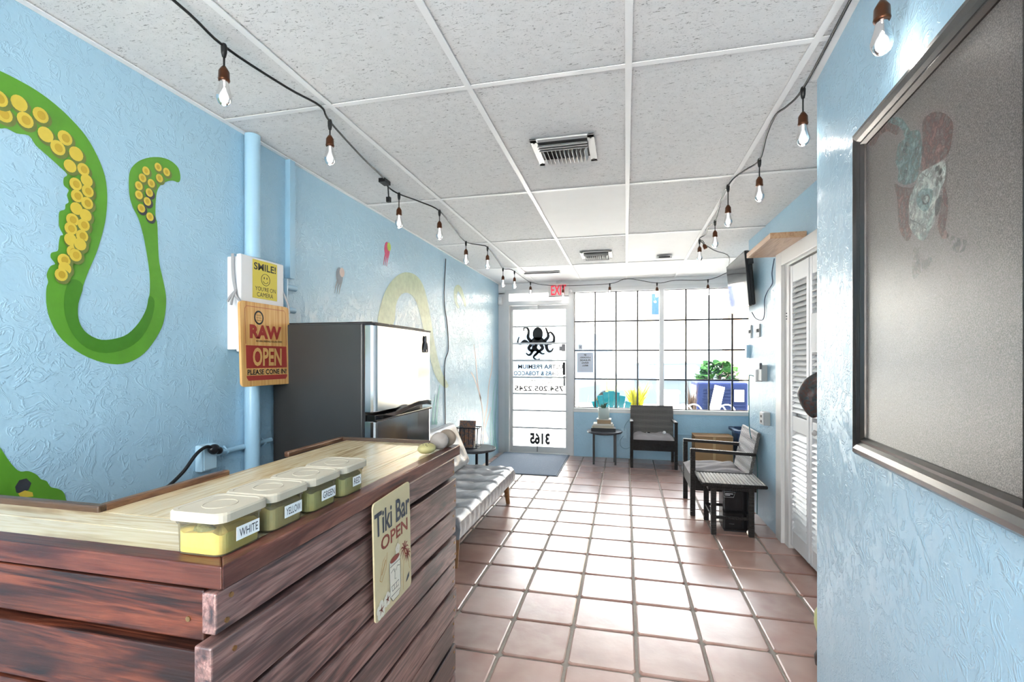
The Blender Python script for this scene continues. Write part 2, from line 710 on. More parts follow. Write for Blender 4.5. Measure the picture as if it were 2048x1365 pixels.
# ------------------------------------------------------------------ left wall with its mural
wl = MB().box(LX - .15, LX, -2.3, 6.85, -.1, 2.5).build('wall_left', m_wall, recenter=False)
tag(wl, 'long light blue stucco wall with a painted green octopus tentacle', 'wall', kind='structure')


def onwall(pts, off):
    return [(LX + off, y, z) for y, z in pts]


TENT = [(0.976,2.151),(1.008,2.152),(1.042,2.151),(1.096,2.144),(1.147,2.127),(1.195,2.1),(1.238,2.064),(1.272,2.014),(1.296,1.956),(1.304,1.892),(1.3,1.815),(1.288,1.753),(1.269,1.682),(1.246,1.62),(1.227,1.561),(1.213,1.503),(1.213,1.455),(1.224,1.424),(1.246,1.401),(1.284,1.386),(1.332,1.392),(1.375,1.411),(1.415,1.454),(1.443,1.506),(1.457,1.567),(1.457,1.64),(1.447,1.712),(1.433,1.781),(1.415,1.839),(1.393,1.877),(1.381,1.918),(1.379,1.979),(1.388,2.017),(1.415,2.054),(1.457,2.085),(1.506,2.105),(1.546,2.107),(1.578,2.091),(1.587,2.055),(1.578,2.034),(1.552,2.032),(1.526,2.018),(1.501,1.995),(1.486,1.962),(1.481,1.914),(1.481,1.867),(1.488,1.841),(1.491,1.768),(1.496,1.694),(1.511,1.631),(1.524,1.566),(1.521,1.5),(1.506,1.442),(1.466,1.375),(1.42,1.328),(1.358,1.302),(1.292,1.307),(1.224,1.335),(1.167,1.381),(1.137,1.433),(1.124,1.485),(1.123,1.538),(1.128,1.561),(1.124,1.583),(1.134,1.611),(1.147,1.621),(1.135,1.638),(1.137,1.654),(1.154,1.664),(1.157,1.689),(1.161,1.713),(1.169,1.719),(1.159,1.739),(1.157,1.766),(1.159,1.79),(1.174,1.802),(1.176,1.818),(1.185,1.829),(1.18,1.85),(1.185,1.868),(1.171,1.879),(1.171,1.902),(1.181,1.917),(1.157,1.935),(1.128,1.954),(1.096,1.974),(1.078,1.996),(1.048,1.989),(1.025,1.993),(1.008,1.985),(0.976,1.98)]
TDARK = [(1.213,1.503),(1.213,1.455),(1.224,1.424),(1.246,1.401),(1.284,1.386),(1.332,1.392),(1.375,1.411),(1.415,1.454),(1.443,1.506),(1.455,1.558),(1.476,1.542),(1.466,1.476),(1.429,1.405),(1.375,1.359),(1.3,1.34),(1.238,1.356),(1.195,1.402),(1.173,1.467),(1.174,1.537),(1.195,1.58),(1.227,1.565)]
LOWT = [(0.983,1.114),(1.008,1.066),(1.026,1.029),(1.044,0.997),(1.058,0.983),(1.077,0.98),(1.097,0.965),(1.109,0.948),(1.124,0.938),(1.135,0.917),(1.153,0.907),(1.169,0.893),(1.177,0.866),(1.169,0.846),(0.983,0.902)]
LOWD = [(1.044,0.941),(1.054,0.958),(1.072,0.959),(1.084,0.942),(1.077,0.923),(1.058,0.917),(1.047,0.923)]
LOWY = [(1.051,0.919),(1.068,0.924),(1.087,0.913),(1.089,0.9),(1.058,0.905)]
ARCH = [(3.189,1.571),(3.226,1.722),(3.325,1.865),(3.472,1.973),(3.64,2.035),(3.834,2.043),(3.98,1.983),(4.091,1.84),(4.184,1.641),(4.281,1.41),(4.435,1.192),(4.613,1.06),(4.515,1.035),(4.281,1.149),(4.137,1.338),(4.024,1.518),(3.937,1.69),(3.844,1.812),(3.744,1.863),(3.631,1.865),(3.532,1.824),(3.464,1.74),(3.422,1.588)]
RING = [(4.789,1.947),(4.774,2.025),(4.82,2.094),(4.913,2.124),(5.011,2.106),(5.095,2.04),(5.164,1.965),(5.146,1.906),(5.078,1.955),(4.994,2.016),(4.913,2.054),(4.866,2.01),(4.882,1.932),(4.946,1.885),(4.882,1.873)]
SUCK = [(1.054,2.082),(1.069,2.039),(1.108,2.073),(1.121,2.019),(1.174,2.032),(1.154,1.992),(1.206,1.994),(1.017,2.031),(1.006,2.071),(1.188,1.947),(1.227,1.951),(1.204,1.894),(1.237,1.918),(1.208,1.856),(1.24,1.883),(1.206,1.814),(1.238,1.842),(1.194,1.774),(1.233,1.8),(1.189,1.744),(1.227,1.766),(1.188,1.708),(1.222,1.728),(1.195,1.67),(1.216,1.699),(1.169,1.637),(1.202,1.66),(1.171,1.611),(1.161,1.589)]
SUCKS = [(1.443,2.029),(1.491,2.062),(1.526,2.056),(1.429,1.997),(1.496,2.021),(1.415,1.963),(1.463,1.989),(1.415,1.929),(1.455,1.951),(1.447,1.915),(1.424,1.882),(1.457,1.86)]
CORAL = [[(5.806,0.18),(5.872,0.486),(5.742,0.815),(5.497,1.075),(5.344,1.169)],[(5.872,0.486),(6.031,0.726),(6.102,0.984),(6.273,1.246),(6.248,1.516)],[(5.828,0.365),(6.031,0.53),(6.199,0.677)],[(5.742,0.815),(5.617,1.009),(5.536,1.314),(5.458,1.493)],[(6.055,0.265),(5.917,0.416)]]
WEED = [[(6.507,0.052),(6.401,0.347),(6.48,0.755),(6.561,1.102)],[(6.401,0.071),(6.273,0.433),(6.324,0.836),(6.454,1.035)],[(6.273,0.094),(6.175,0.379),(6.224,0.641)],[(4.281,0.697),(4.332,0.93),(4.383,1.072)],[(4.208,0.706),(4.232,0.868),(4.294,0.981)]]
CORD = [(4.529,2.327),(4.488,1.911),(4.571,1.669),(4.599,1.417),(4.502,1.26),(4.515,0.766),(4.515,0.416)]

MB().flat(spline(onwall(TENT, .0015), 3, True)).build('mural_tentacle', m_green, wl)
MB().flat(spline(onwall(TDARK, .0022), 3, True)).build('mural_shading', m_greend, wl)
MB().flat(spline(onwall(LOWT, .0015), 3, True)).build('mural_tentacle', m_green, wl)
MB().flat(onwall(LOWD, .0022)).build('mural_shading', m_purple, wl)
MB().flat(onwall(LOWY, .0024)).build('mural_sucker', m_yel, wl)
for k, (y, z) in enumerate(SUCK):
    s = .021 if k < 9 else .0185
    c = (LX, y, z)
    o_ = k * .00015
    MB().flat(disc((LX + .0020 + o_, y + .004, z - .006), (0, s * 1.25, 0), (0, 0, s * 1.3))).build('mural_shading', m_olive, wl)
    MB().flat(disc((LX + .00205 + o_, y, z), (0, s, 0), (0, 0, s * 1.1))).build('mural_sucker', m_yel, wl)
    MB().flat(disc((LX + .00210 + o_, y + .002, z), (0, s * .55, 0), (0, 0, s * .65))).build('mural_sucker', m_yel2 if k % 3 else m_yel, wl)
for k, (y, z) in enumerate(SUCKS):
    s = .0145
    o_ = k * .00015
    MB().flat(disc((LX + .0020 + o_, y + .003, z - .005), (0, s * 1.35, 0), (0, 0, s * 1.4))).build('mural_shading', m_olive if k < 8 else m_purple, wl)
    MB().flat(disc((LX + .00205 + o_, y, z), (0, s, 0), (0, 0, s * 1.1))).build('mural_sucker', m_yel, wl)
    MB().flat(disc((LX + .00210 + o_, y, z), (0, s * .5, 0), (0, 0, s * .6))).build('mural_sucker', m_yel2, wl)
MB().flat(spline(onwall(ARCH, .0015), 3, True)).build('mural_tentacle', m_paleyel, wl)
MB().flat(spline(onwall(RING, .0015), 3, True)).build('mural_tentacle', m_paleyel, wl)
for pts in CORAL:
    sp = spline(onwall(pts, .0015), 5)
    mb = MB()
    ribbon(mb, sp, (1, 0, 0), [.05 - .035 * i / len(sp) for i in range(len(sp))])
    mb.build('mural_coral', m_coral, wl)
for pts in WEED:
    sp = spline(onwall(pts, .0017), 5)
    mb = MB()
    ribbon(mb, sp, (1, 0, 0), [.07 - .06 * i / len(sp) for i in range(len(sp))])
    mb.build('mural_seaweed', m_teal, wl)
for (y, z, s, mt, mt2) in ((3.321, 2.148, .06, m_pink, m_lime), (2.70, 1.845, .055, m_grey, m_coral)):
    MB().flat(disc((LX + .0015, y, z), (0, s * .7, 0), (0, 0, s))).build('mural_jellyfish', mt, wl)
    MB().flat(disc((LX + .0022, y + s * .5, z + s * .5), (0, s * .5, 0), (0, 0, s * .55))).build('mural_jellyfish', mt2, wl)
    for q in (-.4, 0, .4):
        mb = MB()
        ribbon(mb, [(LX + .0012, y + q * s, z - s * .6), (LX + .0012, y + (q - .3) * s, z - s * 1.3), (LX + .0012, y + (q - .5) * s, z - s * 2.1)], (1, 0, 0), [.018, .012, .004])
        mb.build('mural_jellyfish', mt, wl)

# painted conduits on the left wall
mb = MB().cyl((LX + .036, 1.935, .0), (LX + .036, 1.935, CZ - .002), .034, n=20)
mb.box(LX, LX + .02, 1.945, 1.975, 0, CZ - .004)
c1 = mb.build('conduit_pipe', m_cond)
tag(c1, 'thick light blue painted conduit running up beside the white wall box', 'pipe')
mb = MB().box(LX, LX + .03, 2.205, 2.245, 1.75, CZ - .004)
c2 = mb.build('conduit_pipe', m_cond)
tag(c2, 'narrow square blue conduit dropping from the ceiling above the fridge', 'pipe')
t = thing('conduit_pipe', 'thin blue horizontal pipe between the wall outlet and the thick conduit', 'pipe', (LX, 1.8, .90))
MB().cyl((LX + .016, 1.735, .905), (LX + .016, 2.08, .912), .012, n=10).build('pipe', m_cond, t)
for y in (1.80, 2.03):
    MB().tube([(LX + .002, y - .002, .885), (LX + .03, y, .905), (LX + .002, y + .002, .928)], .006).build('clip', m_cond, t)
# wall bracket pipes by the white box
t = thing('conduit_pipe', 'blue elbow conduit stubs beside the yellow camera sticker', 'pipe', (LX, 2.16, 1.6))
MB().cyl((LX + .02, 2.17, 1.70), (LX + .02, 2.26, 1.70), .016, n=10).build('pipe', m_cond, t)
MB().cyl((LX + .02, 2.15, 1.58), (LX + .02, 2.25, 1.58), .016, n=10).build('pipe', m_cond, t)
MB().cyl((LX + .02, 2.17, 1.30), (LX + .02, 2.17, 1.74), .02, n=12).build('pipe', m_cond, t)

# ------------------------------------------------------------------ front wall, glazed door, barred window
wf = MB()
wf.box(LX, 1.95, FY, 6.82, 2.245, 2.5)          # header
wf.box(-.70, 1.95, FY, 6.80, -.1, .60)           # half wall is tinted separately below
wf.box(LX - .1, -1.668, FY, 6.82, -.1, 2.26)     # pier by the door
wf.box(1.62, 1.95, FY, 6.80, .60, 2.26)
wf = wf.build('wall_front', m_white_wall, recenter=False)
tag(wf, 'white front wall around the glass door and barred window', 'wall', kind='structure')
MB().box(-.69, 1.94, FY - .02, FY, 0, .60).build('half_wall', m_wall, wf)
MB().box(-.69, 1.94, FY - .028, FY - .018, .585, .60).build('ledge', m_cond, wf)
MB().box(.55, 1.94, FY - .032, FY - .02, .335, .35).build('rail', m_cond, wf)

w1 = thing('window_1', 'wide shop window divided by thin black bars', 'window', (.47, 6.65, .6), kind='structure')
MB().box(-.70, 1.63, FY - .03, 6.72, .60, .656).build('window_sill', m_trim, w1, bevel=.006)
MB().box(-.72, -.69, 6.60, 6.72, .60, 2.25).build('window_frame', m_alu, w1)
MB().box(-.70, 1.63, 6.59, 6.72, 2.24, 2.30).build('window_frame', m_alu, w1)
MB().box(.432, .489, 6.59, 6.72, .65, 2.25).build('mullion', m_alu, w1, bevel=.004)
MB().box(1.60, 1.63, 6.60, 6.72, .60, 2.25).build('window_frame', m_alu, w1)
zs = [.656, 1.05, 1.441, 1.837, 2.243]
colsL = [-.69, -.406, -.127, .155, .432]
colsR = [.489, .766, 1.049, 1.329, 1.60]
for cols in (colsL, colsR):
    for a, b in zip(cols, cols[1:]):
        for c, d in zip(zs, zs[1:]):
            MB().box(a + .002, b - .002, 6.664, 6.668, c + .002, d - .002).build('pane', m_glass, w1)
    for x in cols[:-1] if cols is colsL else cols[1:-1]:
        MB().box(x - .010, x + .010, 6.640, 6.660, .656, 2.243).build('bar', m_black, w1)
    for z in zs[:-1]:
        MB().box(cols[0], cols[-1], 6.642, 6.658, z - .010, z + .010).build('bar', m_black, w1)
    MB().box(cols[0], cols[-1], 6.642, 6.658, zs[-1] - .010, zs[-1] + .006).build('bar', m_black, w1)

d1 = thing('door_1', 'glazed white aluminium entrance door with seven cross bars', 'door', (-1.19, 6.68, 0), kind='structure')
MB().box(-1.668, -1.604, 6.585, 6.76, 0, 2.30).build('door_frame', m_alu, d1)
MB().box(-.767, -.70, 6.585, 6.76, 0, 2.30).build('door_frame', m_alu, d1)
MB().box(-1.604, -.767, 6.585, 6.76, 2.251, 2.30).build('door_frame', m_alu, d1)
MB().box(-1.604, -.767, 6.585, 6.76, 2.083, 2.138).build('door_frame', m_alu, d1)
MB().box(-1.604, -.767, 6.68, 6.686, 2.138, 2.251).build('pane', m_glass, d1)
leaf = MB()
leaf.box(-1.601, -1.562, 6.66, 6.71, .01, 2.078)
leaf.box(-.812, -.770, 6.66, 6.71, .01, 2.078)
leaf.box(-1.562, -.812, 6.66, 6.71, .01, .091)
leaf.box(-1.562, -.812, 6.66, 6.71, 2.021, 2.078)
leaf = leaf.build('door_leaf', m_alu, d1)
bz = [.352, .596, .833, 1.066, 1.303, 1.544, 1.784]
zz = [.091] + bz + [2.021]
for a, b in zip(zz, zz[1:]):
    MB().box(-1.562, -.812, 6.692, 6.697, a, b).build('pane', m_glass, leaf)
for z in bz:
    MB().box(-1.565, -.808, 6.665, 6.680, z - .012, z + .012).build('bar', m_alu, leaf)
    for x in (-1.585, -.79):
        MB().cyl((x, 6.662, z), (x, 6.655, z), .010, n=8).build('bolt', m_alu, leaf)
# lettering seen from behind, so it runs right to left
U, V, yy = (-1, 0, 0), (0, 0, 1), 6.690
text('ULTRA PREMIUM', (-.855, yy, 1.185), U, V, .64, .062, m_print_black, d1, bold=.025)
text('CIGARS & TOBACCO', (-.84, yy, 1.09), U, V, .72, .062, m_print_black, d1, bold=.025)
text('PRODUCTS', (-1.0, yy, .965), U, V, .34, .062, m_print_black, d1, bold=.025)
text('754.205.2245', (-.845, yy, .868), U, V, .70, .078, m_print_black, d1, bold=.035)
text('3165', (-1.035, yy, .115), U, V, .29, .17, m_print_black, d1, bold=.06)
# octopus decal
mb = MB()
o = Vector((-1.21, yy, 1.60))
mb.flat(disc(o + Vector((0, 0, .08)), (.075, 0, 0), (0, 0, .095), 20))
mb.flat([o + Vector(p) for p in ((-.06, 0, .03), (.06, 0, .03), (.15, 0, -.055), (.10, 0, -.075), (-.10, 0, -.075), (-.15, 0, -.055))])
arms = [[(-.09, -.03), (-.14, .03), (-.13, .12), (-.16, .17), (-.2, .16), (-.2, .12)], [(.09, -.03), (.15, .04), (.13, .12), (.11, .17)],
        [(.13, -.06), (.22, -.04), (.23, .04), (.18, .10), (.14, .06)], [(-.13, -.06), (-.19, -.02), (-.25, -.06), (-.29, -.04), (-.27, .04)],
        [(-.09, -.07), (-.13, -.12), (-.09, -.16), (-.03, -.15), (0, -.19), (-.05, -.24)], [(.04, -.07), (.07, -.12), (.03, -.16), (-.02, -.2), (-.06, -.25), (-.01, -.29), (.03, -.27)],
        [(.12, -.07), (.13, -.13), (.16, -.17), (.2, -.16), (.22, -.12)], [(-.02, -.07), (-.03, -.12), (.02, -.17), (.06, -.2), (.1, -.2)], [(-.05, -.08), (-.09, -.19), (-.13, -.22), (-.17, -.19)]]
for a in arms:
    sp = spline([o + Vector((x, 0, z)) for x, z in a], 5)
    ribbon(mb, sp, (0, 1, 0), [.050 - .034 * i / len(sp) for i in range(len(sp))])
mb.build('octopus_decal', m_print_black, d1)
# lock, push handle, closer, floor bolt
m_grey_metal = plain('grey_metal', '#6e6e70', 0.35, metal=.5)
MB().box(-.865, -.815, 6.63, 6.66, 1.43, 1.53).box(-.90, -.865, 6.635, 6.655, 1.44, 1.50).build('lock', m_grey_metal, d1, bevel=.004)
MB().box(-.85, -.815, 6.615, 6.66, 1.10, 1.28).build('handle', m_blackmetal, d1, bevel=.008)
MB().box(-.84, -.815, 6.625, 6.66, .95, 1.09).build('handle', m_grey_metal, d1, bevel=.005)
MB().box(-1.32, -1.20, 6.62, 6.66, 2.035, 2.07).bar((-1.26, 6.62, 2.10), (-1.15, 6.56, 2.06), .02, .008).build('door_closer', m_alu, d1)
MB().cyl((-1.21, 6.652, .02), (-1.21, 6.652, .10), .006, n=8).build('floor_bolt', m_grey_metal, d1)
MB().box(-1.668, -.70, 6.58, 6.78, 0.0, .012).build('threshold', m_alu, d1)

# ------------------------------------------------------------------ right side: deep wall block with louvered closet door, near wall with the picture
def xr(y):
    return 1.117 - (y - 3.0) * .02


wr = MB()


def rblock(y0, y1, z0, z1, d0=0.0):
    wr.add([(xr(y0) + d0, y0, z0), (2.0, y0, z0), (2.0, y1, z0), (xr(y1) + d0, y1, z0), (xr(y0) + d0, y0, z1), (2.0, y0, z1), (2.0, y1, z1), (xr(y1) + d0, y1, z1)],
           [(0, 3, 2, 1), (4, 5, 6, 7), (0, 1, 5, 4), (1, 2, 6, 5), (2, 3, 7, 6), (3, 0, 4, 7)])


rblock(3.80, 4.72, -.1, 2.5)
rblock(2.06, 3.80, 2.03, 2.5)
rblock(2.06, 2.90, -.1, 2.03)
rblock(2.90, 3.80, -.1, 2.03, .12)
wr = wr.build('wall_right', m_wall, recenter=False)
tag(wr, 'light blue stucco wall between the louvered closet and the window bay', 'wall', kind='structure')
we = MB().box(1.90, 2.0, 4.72, 6.85, -.1, 2.5).build('wall_right', m_wall, recenter=False)
tag(we, 'hidden blue side wall of the window bay', 'wall', kind='structure')

# near wall, turned 4.6 degrees
DV = Vector((math.sin(R(4.62)), math.cos(R(4.62)), 0))
NV = Vector((-DV.y, DV.x, 0))          # into the room
C0 = Vector((.709, 2.048, 0))


def nw(u, z, off=0.0):
    """point on the near right wall: u metres from its far corner towards the camera"""
    return C0 - DV * u + NV * off + Vector((0, 0, z))


mb = MB()
a, b = nw(0, 0), nw(4.4, 0)
c, d = b - NV * .3, Vector((1.2, 2.048, 0))
mb.prism([(p.x, p.y) for p in (a, b, c, d)], lambda u, v, z: (u, v, z), -.1, 2.5)
wn_ = mb.build('wall_right', m_wall, recenter=False)
tag(wn_, 'near blue stucco wall carrying the large framed picture', 'wall', kind='structure')
MB().add([nw(0, CZ - .001), nw(4.4, CZ - .001), nw(4.4, CZ - .001, .022), nw(0, CZ - .001, .022)], [(0, 1, 2, 3)]).build('wall_angle', m_tee, ceil)

# unseen rear wall; its window is added to let in fill light
wb = MB()
wb.box(LX - .1, -1.5, -2.45, -2.3, -.1, 2.5).box(.3, 1.2, -2.45, -2.3, -.1, 2.5).box(-1.5, .3, -2.45, -2.3, -.1, .3).box(-1.5, .3, -2.45, -2.3, 2.25, 2.5)
wb = wb.build('wall_back', m_wall, recenter=False)
tag(wb, 'blue rear wall behind the viewpoint', 'wall', kind='structure')
w2 = thing('fill_window', 'added fill window behind the viewpoint', 'window', (-.6, -2.38, .3), kind='structure')
MB().box(-1.5, .3, -2.40, -2.36, .3, .34).box(-1.5, .3, -2.40, -2.36, 2.21, 2.25).box(-1.5, -1.46, -2.40, -2.36, .3, 2.25).box(.26, .3, -2.40, -2.36, .3, 2.25).box(-.62, -.58, -2.40, -2.36, .3, 2.25).build('window_frame', m_alu, w2)
MB().box(-1.46, -.62, -2.383, -2.379, .34, 2.21).build('pane', m_glass, w2)
MB().box(-.58, .26, -2.383, -2.379, .34, 2.21).build('pane', m_glass, w2)

# louvered folding closet door
d2 = thing('door_2', 'white louvered folding closet door in a white casing', 'door', (1.11, 3.4, 0), kind='structure')
m = Matrix.Rotation(math.atan(.02), 4, 'Z')


def rbox(y0, y1, z0, z1, d0, d1):
    """box on the right wall from depth d0 in front (negative) to d1 behind its face"""
    mb = MB()
    return mb.add([(xr(y0) + d0, y0, z0), (xr(y0) + d1, y0, z0), (xr(y1) + d1, y1, z0), (xr(y1) + d0, y1, z0), (xr(y0) + d0, y0, z1), (xr(y0) + d1, y0, z1), (xr(y1) + d1, y1, z1), (xr(y1) + d0, y1, z1)],
                  [(0, 3, 2, 1), (4, 5, 6, 7), (0, 1, 5, 4), (1, 2, 6, 5), (2, 3, 7, 6), (3, 0, 4, 7)])


rbox(3.795, 3.915, 0, 2.09, -.018, .01).build('casing', m_trim, d2, bevel=.004)
rbox(2.80, 3.795, 1.99, 2.09, -.018, .01).build('casing', m_trim, d2, bevel=.004)
rbox(2.80, 2.92, 0, 1.99, -.018, .01).build('casing', m_trim, d2, bevel=.004)
rbox(2.915, 3.028, 0, 1.975, .005, .11).build('jamb', m_trim, d2)
rbox(3.71, 3.795, 0, 1.99, .005, .11).build('jamb', m_trim, d2)
rbox(2.90, 3.71, 1.975, 2.03, .005, .11).build('jamb', m_trim, d2)
slat_me = MB()
for (y0, y1) in ((3.375, 3.70), (3.035, 3.36)):
    lf = MB()
    for a, b in ((y0, y0 + .038), (y1 - .038, y1)):
        q = rbox(a, b, .03, 1.965, .012, .042); lf.add(q.v, q.f)
    for a, b in ((.03, .14), (.83, .93), (1.85, 1.965)):
        q = rbox(y0 + .038, y1 - .038, a, b, .014, .040); lf.add(q.v, q.f)
    lf = lf.build('door_leaf', m_louver, d2, bevel=.003)
    rbox(y0 + .03, y1 - .03, .10, 1.90, .046, .049).build('backing', m_louver, d2)
    x = xr((y0 + y1) / 2)
    wd = y1 - y0 - .074
    sm = MB().box(-.003, .003, -wd / 2, wd / 2, -.0255, .0255).mesh('slat', m_louver)
    z = .162
    while z < 1.84:
        if not (.81 < z < .95):
            p = INV[lf.name] @ Vector((x + .027, (y0 + y1) / 2, z))
            inst('slat', sm, lf, p, (0, R(38), math.atan(.02)))
        z += .0355
k = MB().lathe([(0, 0), (.012, 0), (.008, .008), (.008, .02), (.016, .028), (.019, .036), (.014, .046), (0, .049)], n=14)
k.v = [(xr(3.19) + .012 - z, 3.19 + x, .88 + y) for x, y, z in k.v]
k.build('knob', plain('knob_white', '#d4cfca', .25), d2)
rbox(3.07, 3.33, 1.36, 1.60, .008, .0095).build('paper_sheet', plain('paper', '#f1f1f1', .7, var=.02), d2)
for z in (1.60, 1.62, 1.64):
    MB().box(xr(3.75) - .001, xr(3.75) + .006, 3.742, 3.75, z, z + .006).build('screw', m_blackmetal, d2)

# ------------------------------------------------------------------ bar counter
ZT = .993
m_st_y = stained_wood('stained_board_along_glare', 'y', '#302a2c', '#7c5650', '#a37f76', rough=.3, spec=.9)  # greyer, paler tones: window glare on the side boards put into the colour
m_st_x = stained_wood('stained_board_across', 'x', '#1f1513', '#55281b', '#723d2a', rough=.38, spec=.4)
m_rim_y = stained_wood('rim_board_along', 'y', '#3c2320', '#6b3d34', '#85574a', rough=.3, streak=.6)
m_rim_x = stained_wood('rim_board_across', 'x', '#271512', '#54261b', '#6e3a29', rough=.32, streak=.6, spec=.45)
m_lam_y = stained_wood('laminate_along', 'y', '#a88e69', '#c9b48d', '#d8c7a6', rough=.22, streak=.25, bump=.05)
m_lam_x = stained_wood('laminate_across', 'x', '#b09a78', '#cdbb98', '#dacdb0', rough=.22, streak=.25, bump=.05)
m_darkwood = plain('dark_wood', '#2a201d', .6)
m_brass = plain('brass_screw', '#a9855a', .3, metal=.9)
m_mould = stained_wood('moulding', 'y', '#3f281c', '#6b452e', '#8a6344', streak=.5)
m_mouldx = stained_wood('moulding_across', 'x', '#2a1d17', '#46301f', '#5a4230', streak=.5)

bar = thing('bar_counter', 'dark stained plank bar counter with a pale laminate top', 'bar counter', (-.9, 1.1, 0))
MB().box(-.72, -.655, .67, 1.72, .0, .955).build('frame', m_darkwood, bar)
MB().box(-1.60, -.72, .67, .73, .0, .955).build('frame', m_darkwood, bar)
MB().box(-1.10, -.62, .64, 1.735, .955, .972).box(-1.74, -1.10, .64, .80, .955, .972).build('top_base', m_darkwood, bar)
# pale planks of the worktop
xs = [-1.098, -.975, -.845, -.725, -.652]
for a, b in zip(xs, xs[1:]):
    MB().box(a + .0008, b - .0008, .80, 1.735, .972, ZT - .002).build('plank', m_lam_y, bar, bevel=.0012)
ysp = [.664, .735, .80]
for a, b in zip(ysp, ysp[1:]):
    MB().box(-1.74, -.652, a + .0008, b - .0008, .972, ZT - .002).build('plank', m_lam_x, bar, bevel=.0012)
# outer rim, mitred at the corner
rim = MB().prism([(-.652, .664), (-.615, .627), (-.615, 1.738), (-.652, 1.738)], lambda u, v, z: (u, v, z), .955, ZT)
rim.build('rim', m_rim_y, bar, bevel=.003)
rim = MB().prism([(-.652, .664), (-1.74, .664), (-1.74, .627), (-.615, .627)], lambda u, v, z: (u, v, z), .955, ZT)
rim.build('rim', m_rim_x, bar, bevel=.003)
# raised mouldings on the inner edges
MB().box(-1.112, -1.092, .806, 1.142, .985, ZT + .012).build('moulding', m_mould, bar, bevel=.004)
MB().box(-1.74, -1.092, .792, .812, .985, ZT + .012).build('moulding', m_mouldx, bar, bevel=.004)
MB().box(-1.135, -1.115, 1.415, 1.755, .985, ZT + .010).build('moulding', m_mould, bar, bevel=.004)
MB().box(-1.135, -.70, 1.735, 1.752, .985, ZT + .010).build('moulding', m_mouldx, bar, bevel=.004)
screw_me = MB().cyl((0, 0, 0), (0, 0, .002), .0045, n=8).mesh('screw', m_brass)
bz_ = [.953, .876, .758, .660, .565, .463, .352, .252, .139, .02]
for k, (t1, t0) in enumerate(zip(bz_, bz_[1:])):
    proud = (.000, .010, .004, .012, .003, .009, .0, .006, .003)[k]
    o = MB().box(-.655, -.628 + proud * .6, .628 - (.0 if k == 0 else .006 + proud * .8), 1.712 + .004 * (k % 3), t0 + .006, t1 - .005).build('board', m_st_y, bar, bevel=.003)
    for y in (.655, 1.695):
        for f in (.27, .75):
            p = INV[bar.name] @ Vector((-.628 + proud * .6, y + RND.uniform(-.006, .006), t0 + (t1 - t0) * f))
            inst('screw', screw_me, bar, p, (0, R(90), 0))
fz = [.953, .860, .752, .650, .545, .44, .335, .23, .12, .02]
for k, (t1, t0) in enumerate(zip(fz, fz[1:])):
    proud = (.0, .010, .004, .012, .003, .009, .0, .006, .003)[k]
    MB().box(-1.74, -.657, .634 - proud, .67, t0 + .006, t1 - .005).build('board', m_st_x, bar, bevel=.003)
    for x in (-.69, -1.5):
        p = INV[bar.name] @ Vector((x + RND.uniform(-.01, .01), .634 - proud, t0 + (t1 - t0) * RND.uniform(.4, .6)))
        inst('screw', screw_me, bar, p, (R(90), 0, 0))

# four clear containers
m_lid = plain('lid_plastic', '#b3aa98', .55, var=.02, spec=.3)
m_clear = clear_glass('clear_plastic', (.97, .96, .93, 1), .06, .8, haze=.05, hazecol='#efe9d8')
m_lab = plain('label_paper', '#f2f1ee', .6, var=.02)
m_ink = plain('ink', '#2a2a2c', .6)
fills = {'WHITE': '#cdb557', 'YELLOW': '#c2ac6c', 'GREEN': '#c4b56a', 'RED': '#c3b46c'}
m_herb = plain('dried_herb', '#6d6b32', .8, var=.4, scale=60, bump=.8, bscale=90)


def rrect(hw, hh, r, n=5):
    out = []
    for cx, cy, a0 in ((hw - r, hh - r, 0), (-hw + r, hh - r, 90), (-hw + r, -hh + r, 180), (hw - r, -hh + r, 270)):
        for i in range(n + 1):
            t = R(a0 + 90 * i / n)
            out.append((cx + r * math.cos(t), cy + r * math.sin(t)))
    return out


